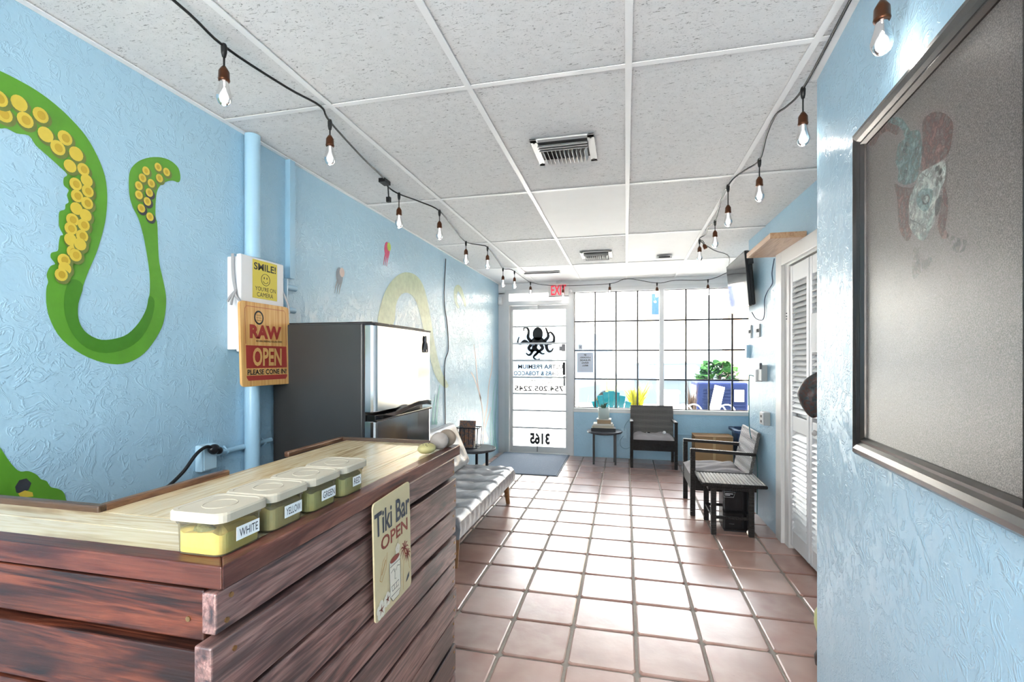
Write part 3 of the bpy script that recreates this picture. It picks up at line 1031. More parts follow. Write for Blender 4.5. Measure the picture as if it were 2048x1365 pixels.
for k, (word, fc) in enumerate(fills.items()):
    cx, cy = -.690, .700 + .116 * k
    t = thing('food_container', 'clear container with a white lid labelled %s on the bar top' % word, 'container', (cx, cy, ZT), group='labelled containers on the bar')
    base, top = rrect(.047, .047, .018), rrect(.0505, .0505, .018)
    n = len(base)
    H = .068
    mb = MB()
    mid = rrect(.0495, .0495, .018)
    vs = [(x, y, .001) for x, y in base] + [(x, y, H * .72) for x, y in rrect(.0485, .0485, .018)] + [(x, y, H * .76) for x, y in rrect(.0505, .0505, .018)] + [(x, y, H) for x, y in rrect(.0515, .0515, .018)]
    fs = [tuple(range(n))[::-1]]
    for q in range(3):
        fs += [(q * n + i, q * n + (i + 1) % n, (q + 1) * n + (i + 1) % n, (q + 1) * n + i) for i in range(n)]
    mb.add(vs, fs, False)
    mb.build('body', m_clear, t, world=False)
    lid = MB()
    lo, li = rrect(.0565, .0565, .02), rrect(.054, .054, .02)
    vs = [(x, y, H - .010) for x, y in lo] + [(x, y, H + .003) for x, y in lo] + [(x, y, H + .006) for x, y in li] + [(x * .9, y * .9, H + .006) for x, y in li] + [(x * .87, y * .87, H + .0045) for x, y in li]
    fs = [tuple(range(n))[::-1], tuple(range(4 * n, 5 * n))]
    for q in range(4):
        fs += [(q * n + i, q * n + (i + 1) % n, (q + 1) * n + (i + 1) % n, (q + 1) * n + i) for i in range(n)]
    lid.add(vs, fs, False)
    lid = lid.build('lid', m_lid, t, world=False)
    ringm = MB().tube([(.027 * math.cos(2 * math.pi * i / 24), .027 * math.sin(2 * math.pi * i / 24), H + .0046) for i in range(24)], .0012, 6, closed=True)
    ringm.build('lid_ring', m_lid, lid, world=False)
    lev = (.62, .72, .7, .72)[k] * .06
    cont = MB()
    cr = rrect(.0455, .0455, .016)
    cont.add([(x, y, .003) for x, y in cr] + [(x, y, lev + .003 * math.sin(9 * x * 20 + y * 70)) for x, y in cr] + [(0, 0, lev + .004)],
             [tuple(range(n))[::-1]] + [(i, (i + 1) % n, n + (i + 1) % n, n + i) for i in range(n)] + [(n + i, n + (i + 1) % n, 2 * n) for i in range(n)], False)
    cont.build('contents', plain('herb_' + word.lower(), fc, .7, var=.15, scale=50, bump=.3), t, world=False)
    clump = MB()
    for q in range(5 if k == 0 else 3):
        clump.ellipsoid((RND.uniform(-.015, .015), -.030 + RND.uniform(-.008, .004), lev + RND.uniform(-.006, .006)), (.013, .012, .011), 9, 6)
    clump.build('herb_clump', m_herb, t, world=False)
    lb = MB().box(.0502, .0508, -.022 + (.006 if k else .004), .034 - (.003 if k == 3 else 0), .018, .041)
    if k == 3:
        lb = MB().box(.0502, .0508, -.010, .026, .018, .041)
    lb = lb.build('label', m_lab, t, world=False)
    y0, y1 = (-.006, .022) if k == 3 else (-.012, .030)
    text(word, (cx + .0511, cy + y0, ZT + .0225), (0, 1, 0), (0, 0, 1), y1 - y0, .014, m_ink, lb)

# painted stones
m_ystone = plain('yellow_stone', '#bdb27a', .6, var=.1, scale=60)
m_gstone = plain('grey_stone', '#9c9189', .75, var=.15, scale=40, bump=.4)
m_bstone = plain('brown_stone', '#8b7a6a', .75, var=.15, scale=40, bump=.4)
t = thing('painted_stone', 'flat yellow stone with dark dots on the bar corner', 'stone', (-.668, 1.545, ZT))
MB().ellipsoid((-.668, 1.545, ZT + .018), (.030, .042, .018), 18, 10).build('stone', m_ystone, t)
for q in range(12):
    a = RND.uniform(-2.2, 2.2); r = RND.uniform(.2, .8)
    x, y = r * .030 * math.cos(a), r * .042 * math.sin(a)
    z = .018 * math.sqrt(max(0, 1 - (x / .030) ** 2 - (y / .042) ** 2))
    MB().ellipsoid((-.668 + x, 1.545 + y, ZT + .018 + z), (.0022, .0022, .001), 6, 4).build('dot', m_ink, t)
tag(MB().ellipsoid((-.655, 1.628, ZT + .031), (.033, .018, .031), 18, 12, Matrix.Rotation(R(25), 3, 'Z')).build('painted_stone', m_gstone), 'upright grey stone with a pale rim behind the yellow stone', 'stone')
tag(MB().ellipsoid((-.650, 1.690, ZT + .032), (.034, .020, .032), 18, 12, Matrix.Rotation(R(15), 3, 'Z')).build('painted_stone', m_bstone), 'upright brown stone at the far end of the bar', 'stone')

# tiki tin sign on the side of the bar
m_cream = plain('cream_tin', '#d3c49c', .45, var=.05)
m_navy = plain('navy_print', '#3d4450', .5)
m_rust = plain('rust_print', '#8e4438', .5)
m_cocktail = plain('white_print', '#e6dfcd', .5)
m_sand = plain('sand_print', '#c79a62', .5)
ts = thing('tin_sign', 'cream tin sign reading Tiki Bar OPEN on the bar planks', 'sign', (-.607, 1.18, .65))
TX = -.606
ol = rrect(.1025, .152, .012)
tilt = Matrix.Rotation(R(2.5), 3, 'X')


def tp(u, v, a=0.0):
    q = tilt @ Vector((0, u, v))
    return (TX + a, 1.1815 + q.y, .812 + q.z)


MB().prism(ol, lambda u, v, a: tp(u, v, a), -.004, 0).build('plate', m_cream, ts)
e = .0006
TU, TV = tilt @ Vector((0, 1, 0)), tilt @ Vector((0, 0, 1))
text('Tiki Bar', tp(-.098, .062, e), TU, TV, .196, .062, m_navy, ts, bold=.02)
text('OPEN', tp(-.068, .018, e), TU, TV, .152, .036, m_rust, ts, bold=.02)
mb = MB().flat([tp(u, v, e) for u, v in ((-.028, -.030), (.034, -.030), (.034, -.122), (.022, -.140), (-.012, -.140), (-.026, -.122))])
mb.build('tiki_glass', m_cocktail, ts)
ln = MB()
for pts in ([(-.028, -.030), (-.026, -.122), (-.012, -.140), (.022, -.140), (.034, -.122), (.034, -.030)], [(-.020, -.060), (-.004, -.055), (.0, -.066)], [(.010, -.066), (.016, -.055), (.030, -.060)],
            [(.003, -.058), (.001, -.086), (.008, -.086)], [(-.018, -.098), (.024, -.098), (.022, -.112), (-.014, -.112), (-.018, -.098)], [(-.024, -.044), (.032, -.044)], [(-.02, -.124), (.028, -.124)], [(-.004, -.098), (-.002, -.112)], [(.01, -.098), (.01, -.112)],
            [(.018, -.012), (.024, .016), (.025, .02)]):
    ribbon(ln, [tp(u, v, e * 2) for u, v in pts], (1, 0, 0), .0014)
ln.build('line_art', m_ink, ts)
MB().flat([tp(u * .027 + .003, v * .008 - .030, e * 2) for u, v in [(math.cos(i * .4), math.sin(i * .4)) for i in range(16)]]).build('drink', m_rust, ts)
fl = MB()
for (cu, cv, s) in ((.020, -.010, .014), (-.075, -.128, .024), (-.042, -.118, .019)):
    for q in range(5):
        a = q * 2 * math.pi / 5 + .3
        fl.flat([tp(cu + s * .55 * math.cos(a) + s * .48 * math.cos(b), cv + s * .55 * math.sin(a) + s * .48 * math.sin(b), e * 2 + .00005 * q) for b in [i * .6 for i in range(10)]])
fl.build('flower', m_cocktail, ts)
fl = MB()
for (cu, cv, s) in ((-.075, -.128, .024), (-.042, -.118, .019)):
    for q in range(5):
        a = q * 2 * math.pi / 5 + .3
        ribbon(fl, [tp(cu, cv, e * 4), tp(cu + s * .6 * math.cos(a), cv + s * .6 * math.sin(a), e * 4)], (1, 0, 0), [.004, .0008])
fl.build('flower', m_rust, ts)
pm = MB()
for (cu, cv, s) in ((.062, -.028, .026), (.080, -.052, .02)):
    for q in range(9):
        a = q * 2 * math.pi / 9
        ribbon(pm, [tp(cu, cv, e), tp(cu + s * .6 * math.cos(a), cv + s * .6 * math.sin(a) + .003, e), tp(cu + s * math.cos(a), cv + s * math.sin(a) - .004, e)], (1, 0, 0), [.003, .005, .0006])
pm.build('palm_print', m_rust, ts)
pm = MB()
ribbon(pm, [tp(.062, -.03, e), tp(.052, -.09, e), tp(.050, -.14, e)], (1, 0, 0), .0018)
ribbon(pm, [tp(.080, -.054, e), tp(.088, -.09, e), tp(.094, -.10, e)], (1, 0, 0), .0016)
ribbon(pm, [tp(-.078, -.052, e), tp(-.06, -.01, e), tp(-.036, .004, e), (tp(-.046, -.036, e)), tp(-.068, -.060, e), tp(-.078, -.052, e)], (1, 0, 0), .0022)
ribbon(pm, [tp(-.068, -.042, e), tp(-.045, -.012, e)], (1, 0, 0), .004)
pm.build('line_art', m_sand, ts)
MB().flat([tp(u, v, e) for u, v in ((.066, -.128), (.078, -.112), (.090, -.106), (.088, -.120), (.076, -.126))]).build('leaf_print', m_navy, ts)

# outlet with a black plug and cord
m_plate = plain('painted_plate', '#b9d9ea', .35)
t = thing('wall_outlet', 'pale blue painted outlet box below the horizontal pipe', 'outlet', (LX, 1.69, .85))
MB().box(LX, LX + .035, 1.655, 1.735, .845, .955).build('box', m_plate, t, bevel=.004)
MB().box(LX + .035, LX + .040, 1.663, 1.727, .85, .95).build('face_plate', m_plate, t, bevel=.002)
t = thing('extension_lead', 'thick black power cord plugged into the outlet behind the bar', 'cord', (LX + .03, 1.55, .80))
pp = MB().ellipsoid((LX + .052, 1.70, .935), (.018, .026, .022), 14, 10)
pp.ellipsoid((LX + .052, 1.725, .925), (.016, .018, .016), 12, 8)
pp.build('plug', m_black, t)
MB().tube(spline([(LX + .055, 1.685, .945), (LX + .055, 1.655, .952), (LX + .05, 1.615, .93), (LX + .05, 1.56, .875), (LX + .05, 1.50, .835), (LX + .05, 1.455, .815), (LX + .04, 1.43, .74), (LX + .03, 1.40, .5), (LX + .03, 1.36, .1), (LX + .03, 1.34, .01)], 6), .007, 8).build('cord', m_black, t)

# white wall box with camera sticker, strap, and the hanging wooden sign
m_wbox = plain('white_enamel', '#e4e2e2', .4, var=.03)
m_strap = plain('grey_strap', '#a3a0a0', .8)
m_syel = plain('sticker_yellow', '#d6c24a', .5, var=.05)
t = thing('electrical_box', 'white metal wall box with a yellow smile camera sticker', 'wall box', (LX, 1.96, 1.36))
MB().box(LX, -1.705, 1.822, 2.085, 1.362, 1.785).build('back_box', m_wbox, t, bevel=.004)
MB().box(-1.705, -1.680, 1.815, 2.095, 1.352, 1.795).build('cover', m_wbox, t, bevel=.006)
MB().box(-1.6795, -1.6788, 1.885, 2.045, 1.605, 1.785).build('sticker', m_syel, t)
sx = -1.6785
text('SMILE!', (sx, 1.893, 1.738), (0, 1, 0), (0, 0, 1), .143, .034, m_ink, t, bold=.02)
text("YOU'RE ON", (sx, 1.900, 1.642), (0, 1, 0), (0, 0, 1), .135, .020, m_ink, t)
text('CAMERA', (sx, 1.912, 1.614), (0, 1, 0), (0, 0, 1), .105, .021, m_ink, t)
fc = MB().tube([(sx, 1.967 + .028 * math.cos(a * .3142), 1.698 + .028 * math.sin(a * .3142)) for a in range(20)], .0012, 4, closed=True)
fc.flat(disc((sx, 1.958, 1.706), (0, .003, 0), (0, 0, .006), 8)); fc.flat(disc((sx, 1.976, 1.706), (0, .003, 0), (0, 0, .006), 8))
fc.tube([(sx, 1.967 + .016 * math.cos(R(a)), 1.695 + .014 * math.sin(R(a))) for a in range(200, 345, 18)], .0012, 4)
fc.build('smiley', m_ink, t)
ws = thing('hanging_sign', 'bamboo board OPEN sign hung on the white wall box', 'sign', (-1.66, 1.95, 1.19))
t2 = NT('bamboo')
v = t2.coords((1, 70, 3))
t2.set(t2.ramp(t2.noise(v, 1.0, 4), [(0.3, '#c98a4a'), (.5, '#dba863'), (.7, '#e6bb7c')]), .4)
m_bamboo = t2.m
m_red = plain('brick_red_print', '#a83a32', .5)
ol = rrect(.160, .193, .02)


def sp_(u, v, a=0.0):
    return (-1.668 + a - .04 * (v / .193) * .1, 1.950 + u - .010 * v / .193 * .3, 1.388 + v)


MB().prism(ol, sp_, 0, .012).build('board', m_bamboo, ws, bevel=.002)
e = .0126
MB().flat([sp_(u, v, e) for u, v in ((-.132, -.006), (.132, -.006), (.132, -.110), (-.132, -.110))]).build('print_band', m_red, ws)
MB().flat([sp_(u, v, e) for u, v in ((-.132, -.144), (.132, -.144), (.132, -.152), (.122, -.166), (-.122, -.166), (-.132, -.152))]).build('print_band', m_red, ws)
fr = MB()
ribbon(fr, [sp_(u, v, e) for u, v in ((-.132, 0), (-.132, .160), (-.122, .172), (.122, .172), (.132, .160), (.132, 0))], (1, 0, 0), .002)
fr.build('print_line', m_red, ws)
DU = (0, 1, 0); DVV = (0, 0, 1)
text('RAW', sp_(-.108, .026, e + .0004), DU, DVV, .205, .064, m_red, ws, bold=.05, skew=.0)
text('NATURAL UNREFINED ROLLING PAPERS', sp_(-.07, .011, e + .0004), DU, DVV, .172, .009, m_ink, ws)
text('OPEN', sp_(-.094, -.101, e + .0004), DU, DVV, .188, .086, plain('bamboo_print', '#d8a866', .45), ws, bold=.03)
text('PLEASE CONE IN!', sp_(-.127, -.140, e + .0004), DU, DVV, .254, .024, m_ink, ws, bold=.02)
MB().flat([sp_(-.048 + .030 * math.cos(a * .35), .124 + .033 * math.sin(a * .35), e) for a in range(18)]).build('seal_print', m_ink, ws)
MB().flat([sp_(-.048 + .022 * math.cos(a * .35), .124 + .025 * math.sin(a * .35), e + .0003) for a in range(18)]).build('seal_print', m_bamboo, ws)
for q, wd in enumerate(('PUREST', 'NATURAL', 'FIBERS')):
    text(wd, sp_(-.064, .132 - q * .012, e + .0006), DU, DVV, .032, .006, m_ink, ws)
bc = MB()
for q in range(7):
    bc.box(-1.668 + e + .0002, -1.668 + e + .0004, 1.950 + .108 + q * .0033, 1.950 + .108 + q * .0033 + .0018, 1.388 - .188, 1.388 - .160)
bc.build('barcode', m_wbox, ws)
sb = MB()
ribbon(sb, spline([(-1.72, 1.812, 1.795), (-1.72, 1.812, 1.74), (-1.715, 1.811, 1.68), (-1.70, 1.810, 1.62)], 3), (0, -1, 0), .016)
ribbon(sb, [(-1.72, 1.812, 1.795), (-1.69, 1.95, 1.80), (-1.70, 2.098, 1.797), (-1.69, 2.099, 1.66)], (.3, 0, 1), .014)
sb.tube(spline([(-1.70, 1.808, 1.63), (-1.69, 1.800, 1.60), (-1.665, 1.800, 1.575)], 4), .006)
sb.tube(spline([(-1.70, 1.806, 1.625), (-1.715, 1.795, 1.60), (-1.725, 1.79, 1.575)], 4), .005)
sb.tube(spline([(-1.695, 1.804, 1.622), (-1.70, 1.79, 1.595), (-1.703, 1.785, 1.56)], 4), .005)
sb.tube(spline([(-1.69, 2.10, 1.66), (-1.665, 2.105, 1.60), (-1.66, 2.11, 1.55)], 4), .005)
sb.build('strap', m_strap, ws)

# ------------------------------------------------------------------ refrigerator
m_fblk = plain('fridge_side', '#383837', .34, var=.05, bump=.04, bscale=200)
m_ss = steel('stainless', '#c4c4c4', .14)
m_gasket = plain('gasket', '#1d1d1f', .5)
FX = -1.175
fr = thing('refrigerator', 'stainless door refrigerator with black sides behind the bar', 'refrigerator', (-1.45, 2.435, 0))
MB().box(-1.745, FX - .065, 2.095, 2.775, .02, 1.495).build('cabinet', m_fblk, fr, bevel=.008)
MB().box(-1.72, FX - .03, 2.12, 2.75, 1.495, 1.503).build('top_cover', m_gasket, fr)


def fdoor(z0, z1):
    """door slab whose near edge is rounded"""
    pts = [(FX - .052, 2.092), (FX - .020, 2.092), (FX - .008, 2.098), (FX - .002, 2.108), (FX, 2.125), (FX + .004, 2.30), (FX + .005, 2.44), (FX + .004, 2.58), (FX, 2.755), (FX - .003, 2.768), (FX - .010, 2.776), (FX - .052, 2.778)]
    return MB().prism(pts, lambda u, v, a: (u, v, a), z0, z1)


dr = fdoor(1.062, 1.485).build('freezer_door', m_ss, fr, bevel=.003)
MB().box(FX - .052, FX + .002, 2.094, 2.776, 1.485, 1.494).build('door_cap', m_gasket, dr, bevel=.002)
dl = fdoor(.06, 1.018).build('fridge_door', m_ss, fr, bevel=.003)
MB().box(FX - .066, FX - .052, 2.10, 2.77, .06, 1.49).build('gasket', m_gasket, fr)
hd = MB()
prof = [(2.092, 1.050), (2.16, 1.047), (2.28, 1.052), (2.42, 1.072), (2.56, 1.082), (2.70, 1.078), (2.776, 1.066)]
vs = []
for y, z in prof:
    bul = .022 * max(0, math.sin((y - 2.1) / .68 * math.pi))
    vs += [(FX - .04, y, z), (FX + .006 + bul, y, z), (FX + .006 + bul * .6, y, z - .028), (FX - .04, y, z - .028)]
fs = []
for i in range(len(prof) - 1):
    for k in range(4):
        fs.append((4 * i + k, 4 * (i + 1) + k, 4 * (i + 1) + (k + 1) % 4, 4 * i + (k + 1) % 4))
fs += [(0, 1, 2, 3), tuple(4 * (len(prof) - 1) + k for k in (3, 2, 1, 0))]
hd.add(vs, fs)
hd.build('handle', plain('gloss_black', '#141416', .12), fr, bevel=.003)
MB().box(FX - .045, FX + .008, 2.10, 2.776, 1.014, 1.026).build('handle', plain('gloss_black2', '#19191b', .15), fr, bevel=.003)
MB().box(-1.70, FX - .01, 2.11, 2.76, 0, .06).build('kick_plate', m_gasket, fr)
# octopus shaped magnet
mg = MB()
oc = Vector((FX + .008, 2.685, 1.415))
mg.ellipsoid(oc + Vector((0, -.002, .022)), (.006, .018, .024), 12, 8)
for q in range(6):
    y = -.022 + q * .0088
    mg.tube(spline([oc + Vector((0, y * .6, .006)), oc + Vector((0, y * 1.1, -.018)), oc + Vector((0, y * 1.3 + .004 * (-1) ** q, -.042)), oc + Vector((0, y * 1.1 + .008 * (-1) ** q, -.054))], 4), .0035, 6)
tag(mg.build('fridge_magnet', plain('pewter', '#55555a', .4, metal=.6)), 'dark octopus shaped magnet on the freezer door', 'magnet')

# thin cord down the left wall
tag(MB().tube(spline([(LX + .006, y, z) for y, z in CORD], 6), .0045, 6).build('hanging_wire', plain('cord_grey', '#3b3f45', .5)), 'thin dark cord hanging down the left wall past the fridge', 'cord')
t = thing('motion_sensor', 'small white sensor box high beside the entrance door', 'sensor', (-1.72, 6.585, 2.1))
MB().box(-1.757, -1.70, 6.555, 6.6, 2.09, 2.20).build('body', m_wbox, t, bevel=.008)
MB().box(-1.745, -1.712, 6.550, 6.556, 2.105, 2.15).build('lens', m_panel_plain, t, bevel=.002)

# ------------------------------------------------------------------ futon
m_vinyl = plain('silver_vinyl', '#9a9a9d', .27, var=.06, bump=.25, bscale=35)
m_legwood = stained_wood('leg_wood', 'z', '#7a4e2c', '#9c6a3f', '#b58352', streak=.3)
fu = thing('futon', 'silver grey tufted futon with its back raised beside the fridge', 'futon', (-1.35, 3.6, 0))
FY0, FY1 = 2.80, 4.33
FX0, FX1 = -1.62, -1.0
SZ = .335
tufts = [(x, y) for x in (-1.16, -1.38) for y in (3.04, 3.27, 3.50, 3.73, 3.96, 4.18)]


def seat_fn(u, v):
    x, y = FX0 + (FX1 - FX0) * u, FY0 + (FY1 - FY0) * v
    e = min(u, 1 - u, .08) / .08
    f = min(v, 1 - v, .035) / .035
    z = SZ - .03 * (1 - math.sqrt(max(0, 1 - (1 - e) ** 2))) - .03 * (1 - math.sqrt(max(0, 1 - (1 - f) ** 2)))
    for tx, ty in tufts:
        d2 = ((x - tx) / .05) ** 2 + ((y - ty) / .045) ** 2
        z -= .022 * math.exp(-d2)
        z -= .006 * math.exp(-((y - ty) / .012) ** 2)
    z += .004 * math.sin(y * 31 + 4 * math.sin(x * 14)) * e
    return (x, y, z)


sb = MB().grid(seat_fn, 36, 90)
nu, nv = 36, 90
top = [seat_fn(i / nu, j / nv) for j in range(nv + 1) for i in range(nu + 1)]
loop = [(i, 0) for i in range(nu)] + [(nu, j) for j in range(nv)] + [(i, nv) for i in range(nu, 0, -1)] + [(0, j) for j in range(nv, 0, -1)]
ring = [seat_fn(i / nu, j / nv) for i, j in loop]
n = len(ring)
bot = [(x, y, .205) for x, y, z in ring]
mid = [(x + (.010 if x > -1.1 else -.004) * (.6 + .4 * math.sin(k * 1.1)), y + (.006 if y > 4.2 else 0), .27) for k, (x, y, z) in enumerate(ring)]
sb.add(ring + mid + bot, [(i, n + i, n + (i + 1) % n, (i + 1) % n) for i in range(n)] + [(n + i, 2 * n + i, 2 * n + (i + 1) % n, n + (i + 1) % n) for i in range(n)], True)
sb.add(bot, [tuple(range(n))])
sb.build('seat', m_vinyl, fu)
# backrest, leaning back
B0, B1 = Vector((-1.46, 0, .32)), Vector((-1.635, 0, .715))
bd = (B1 - B0).normalized()
bn = Vector((bd.z, 0, -bd.x))
bt = [(y, s) for s in (.12, .28) for y in (3.04, 3.27, 3.50, 3.73, 3.96, 4.18)]
L = (B1 - B0).length


def back_fn(u, v, front=True):
    s, y = L * u, FY0 + (FY1 - FY0) * v
    e = min(u, 1 - u, .12) / .12
    f = min(v, 1 - v, .035) / .035
    off = .055 * math.sqrt(max(0, 1 - (1 - e) ** 2)) * (.5 + .5 * math.sqrt(max(0, 1 - (1 - f) ** 2)))
    if front:
        for ty, ts in bt:
            off -= .018 * math.exp(-((y - ty) / .05) ** 2 - ((s - ts) / .045) ** 2)
    p = B0 + bd * s + bn * (off if front else -off)
    return (p.x, y, p.z)


bb = MB().grid(lambda u, v: back_fn(u, v), 16, 70)
bb.grid(lambda u, v: back_fn(1 - u, v, False), 16, 70)
for v in (0, 1):
    pts = [back_fn(u / 16, v) for u in range(17)] + [back_fn(u / 16, v, False) for u in range(16, -1, -1)]
    bb.add(pts, [tuple(range(len(pts)))])
bb.build('backrest', m_vinyl, fu)
for tx, ty in tufts:
    MB().ellipsoid((tx, ty, seat_fn((tx - FX0) / (FX1 - FX0), (ty - FY0) / (FY1 - FY0))[2] + .001), (.009, .009, .005), 10, 6).build('button', m_vinyl, fu)
for x, y, dx, dy in ((-1.06, 4.22, .012, .05), (-1.06, 2.92, .012, -.05), (-1.55, 4.22, -.01, .05), (-1.55, 2.92, -.01, -.05)):
    MB().cyl((x, y, .205), (x + dx, y + dy, 0), .028, .018, n=12).build('leg', m_legwood, fu)
MB().box(-1.58, -1.05, 2.86, 4.27, .19, .207).build('base_frame', m_black, fu)

# ------------------------------------------------------------------ round side tables
m_slate = plain('slate_top', '#4c4f55', .42, var=.2, scale=20, bump=.5, bscale=40)


def round_table(label, x, y, z, r, legs):
    t = thing('side_table', label, 'side table', (x, y, 0), group='round slate side tables')
    mb = MB()
    n = 40
    rg = [r * (1 + RND.uniform(-.012, .012)) for _ in range(n)]
    ang = [2 * math.pi * i / n for i in range(n)]
    lo = [(rg[i] * .985 * math.cos(a), rg[i] * .985 * math.sin(a), z - .022) for i, a in enumerate(ang)]
    hi = [(rg[i] * math.cos(a), rg[i] * math.sin(a), z - .004) for i, a in enumerate(ang)]
    tp_ = [(rg[i] * .98 * math.cos(a), rg[i] * .98 * math.sin(a), z) for i, a in enumerate(ang)]
    mb.add(lo + hi + tp_, [tuple(range(n))[::-1], tuple(range(2 * n, 3 * n))] + [(q * n + i, q * n + (i + 1) % n, (q + 1) * n + (i + 1) % n, (q + 1) * n + i) for q in (0, 1) for i in range(n)])
    mb.build('table_top', m_slate, t, world=False)
    MB().tube([(r * .72 * math.cos(a), r * .72 * math.sin(a), z - .03) for a in ang], .008, 6, closed=True).build('rim_frame', m_blackmetal, t, world=False)
    for a in legs:
        a = R(a)
        MB().box(r * .72 * math.cos(a) - .012, r * .72 * math.cos(a) + .012, r * .72 * math.sin(a) - .012, r * .72 * math.sin(a) + .012, 0, z - .022).build('leg', m_blackmetal, t, world=False)
    return t


round_table('round dark slate side table between futon and door, holding a magazine rack', -1.505, 4.70, .415, .215, (-20, 100, 215))
round_table('round dark slate side table under the window, holding books and a plant', -.262, 6.20, .415, .220, (40, 150, 215, 330))

# magazine rack
t = thing('magazine_rack', 'black wire magazine rack on the side table by the futon', 'rack', (-1.57, 4.68, .415))
rx0, rx1, ry0, ry1, rz0, rz1 = -1.665, -1.455, 4.60, 4.74, .424, .625
wires = MB()
MB().tube([(rx0 - .015, ry0, rz1), (rx1 + .015, ry0, rz1), (rx1 + .015, ry1, rz1), (rx0 - .015, ry1, rz1)], .005, 6, closed=True).build('rim_wire', m_blackmetal, t)
MB().tube([(rx0, ry0, rz0), (rx1, ry0, rz0), (rx1, ry1, rz0), (rx0, ry1, rz0)], .004, 6, closed=True).build('base_wire', m_blackmetal, t)
for i in range(6):
    f = i / 5
    x = rx0 + (rx1 - rx0) * f
    MB().tube([(x - .015 + .03 * f, ry0, rz1), (x, ry0, rz0), (x, ry1, rz0), (x - .015 + .03 * f, ry1, rz1)], .0028, 5).build('wire', m_blackmetal, t)
MB().box(rx0 - .012, rx0 - .008, ry0 + .01, ry1 - .01, rz0, rz1 - .01).build('side_panel', m_blackmetal, t)
m_mag1 = printed('magazine_cover_brown', '#8a6a55', '#5e646c', '#b87f5c', 30)
m_mag2 = printed('magazine_cover_grey', '#b9b4ac', '#6a6058', '#8d9aa3', 22)
m_mag3 = printed('magazine_cover_orange', '#c27a45', '#7c4f3a', '#d0b49a', 26)
m_page = plain('page_paper', '#d8d2c6', .7)
for k, (mm, y, x0, x1, z1, ti, lb) in enumerate(((m_mag1, 4.622, -1.648, -1.478, .695, .03, 'front magazine with a brown printed cover in the wire rack'), (m_mag2, 4.660, -1.655, -1.49, .672, .02, 'grey covered magazine in the middle of the wire rack'), (m_mag3, 4.70, -1.658, -1.50, .662, .0, 'orange covered magazine at the back of the wire rack'))):
    mt = thing('magazine', lb, 'magazine', ((x0 + x1) / 2, y, .43), group='magazines in the wire rack')
    MB().add([(x0, y - ti, .432), (x1, y - ti, .432), (x1, y + ti, z1), (x0, y + ti, z1), (x0, y - ti + .008, .432), (x1, y - ti + .008, .432), (x1, y + ti + .008, z1), (x0, y + ti + .008, z1)],
             [(0, 1, 2, 3), (7, 6, 5, 4), (0, 4, 5, 1), (1, 5, 6, 2), (2, 6, 7, 3), (3, 7, 4, 0)]).build('pages', mm, mt)
    MB().box(x1 - .002, x1 + .002, y - ti, y - ti + .010, .432, .5).build('spine', m_page, mt)

# ------------------------------------------------------------------ door mat
t = thing('door_mat', 'grey blue ribbed mat in front of the glass door', 'mat', (-1.21, 5.98, 0))
m_mat = plain('mat_pile', '#7d8796', .9, var=.2, scale=60, bump=.9, bscale=160)
MB().box(-1.655, -.765, 5.385, 6.585, .001, .010).build('pile', m_mat, t)
MB().box(-1.675, -.745, 5.37, 6.592, .0005, .006).build('border', plain('mat_rubber', '#5b626e', .7), t)

# ------------------------------------------------------------------ books and plant on the window side table
m_bk0 = plain('book_black', '#1d1d20', .5)
m_bk1 = plain('book_cream', '#c8bda8', .6)
m_bk2 = plain('book_tan', '#a88f70', .6)
m_bk3 = plain('book_white', '#dcd7cc', .6)
z = .415
for (x0, x1, h_, mm, lb, rz, y0, y1) in ((-.425, -.125, .040, m_bk0, 'black book at the bottom of the stack under the plant', 1, 6.11, 6.31), (-.405, -.150, .030, m_bk1, 'cream book second from the bottom under the plant', -2, 6.12, 6.31), (-.40, -.16, .022, m_bk3, 'pale thin book in the middle of the stack under the plant', 2, 6.13, 6.31), (-.355, -.185, .045, m_bk2, 'tan book just under the plant pot', 4, 6.14, 6.29), (-.36, -.18, .012, m_bk3, 'thin white book directly beneath the plant pot', -3, 6.14, 6.29)):
    bt_ = thing('book', lb, 'book', ((x0 + x1) / 2, (y0 + y1) / 2, z), R(rz), group='stacked books under the plant')
    hx, hy = (x1 - x0) / 2, (y1 - y0) / 2
    MB().box(-hx, hx, -hy, hy, 0, .003).box(-hx, hx, -hy, hy, h_ - .003, h_).box(-hx, hx, -hy, -hy + .004, 0, h_).build('cover', mm, bt_, world=False)
    MB().box(-hx + .004, hx - .004, -hy + .004, hy - .003, .003, h_ - .003).build('pages', m_page, bt_, world=False)
    z += h_ + .0005
t = thing('potted_plant', 'spiky succulent in a pale grey green pot on the book stack', 'plant', (-.272, 6.215, z))
MB().lathe([(0, 0), (.062, 0), (.070, .01), (.072, .138), (.066, .138), (.063, .12), (0, .118)], (0, 0, 0), 24).build('pot', plain('glazed_pot', '#b3bfba', .4, var=.05), t, world=False)
MB().lathe([(.063, .120), (.03, .124), (0, .125)], (0, 0, 0), 20).build('soil', plain('soil', '#3c3028', .9, bump=.5), t, world=False)
m_succ = plain('succulent_green', '#3f5a44', .5, var=.3)
for k in range(13):
    a = k * 2.4
    ln_ = .045 + .02 * (k % 3)
    lean = .012 + .035 * (k / 13)
    lf = MB()
    p0 = Vector((.012 * math.cos(a), .012 * math.sin(a), .12))
    p1 = p0 + Vector((lean * .5 * math.cos(a), lean * .5 * math.sin(a), ln_ * .7))
    p2 = p0 + Vector((lean * 1.5 * math.cos(a), lean * 1.5 * math.sin(a), ln_))
    lf.tube([p0, (p0 + p1) / 2, p1, p2], [.006, .008, .006, .001], 5)
    lf.build('leaf', m_succ, t, world=False)

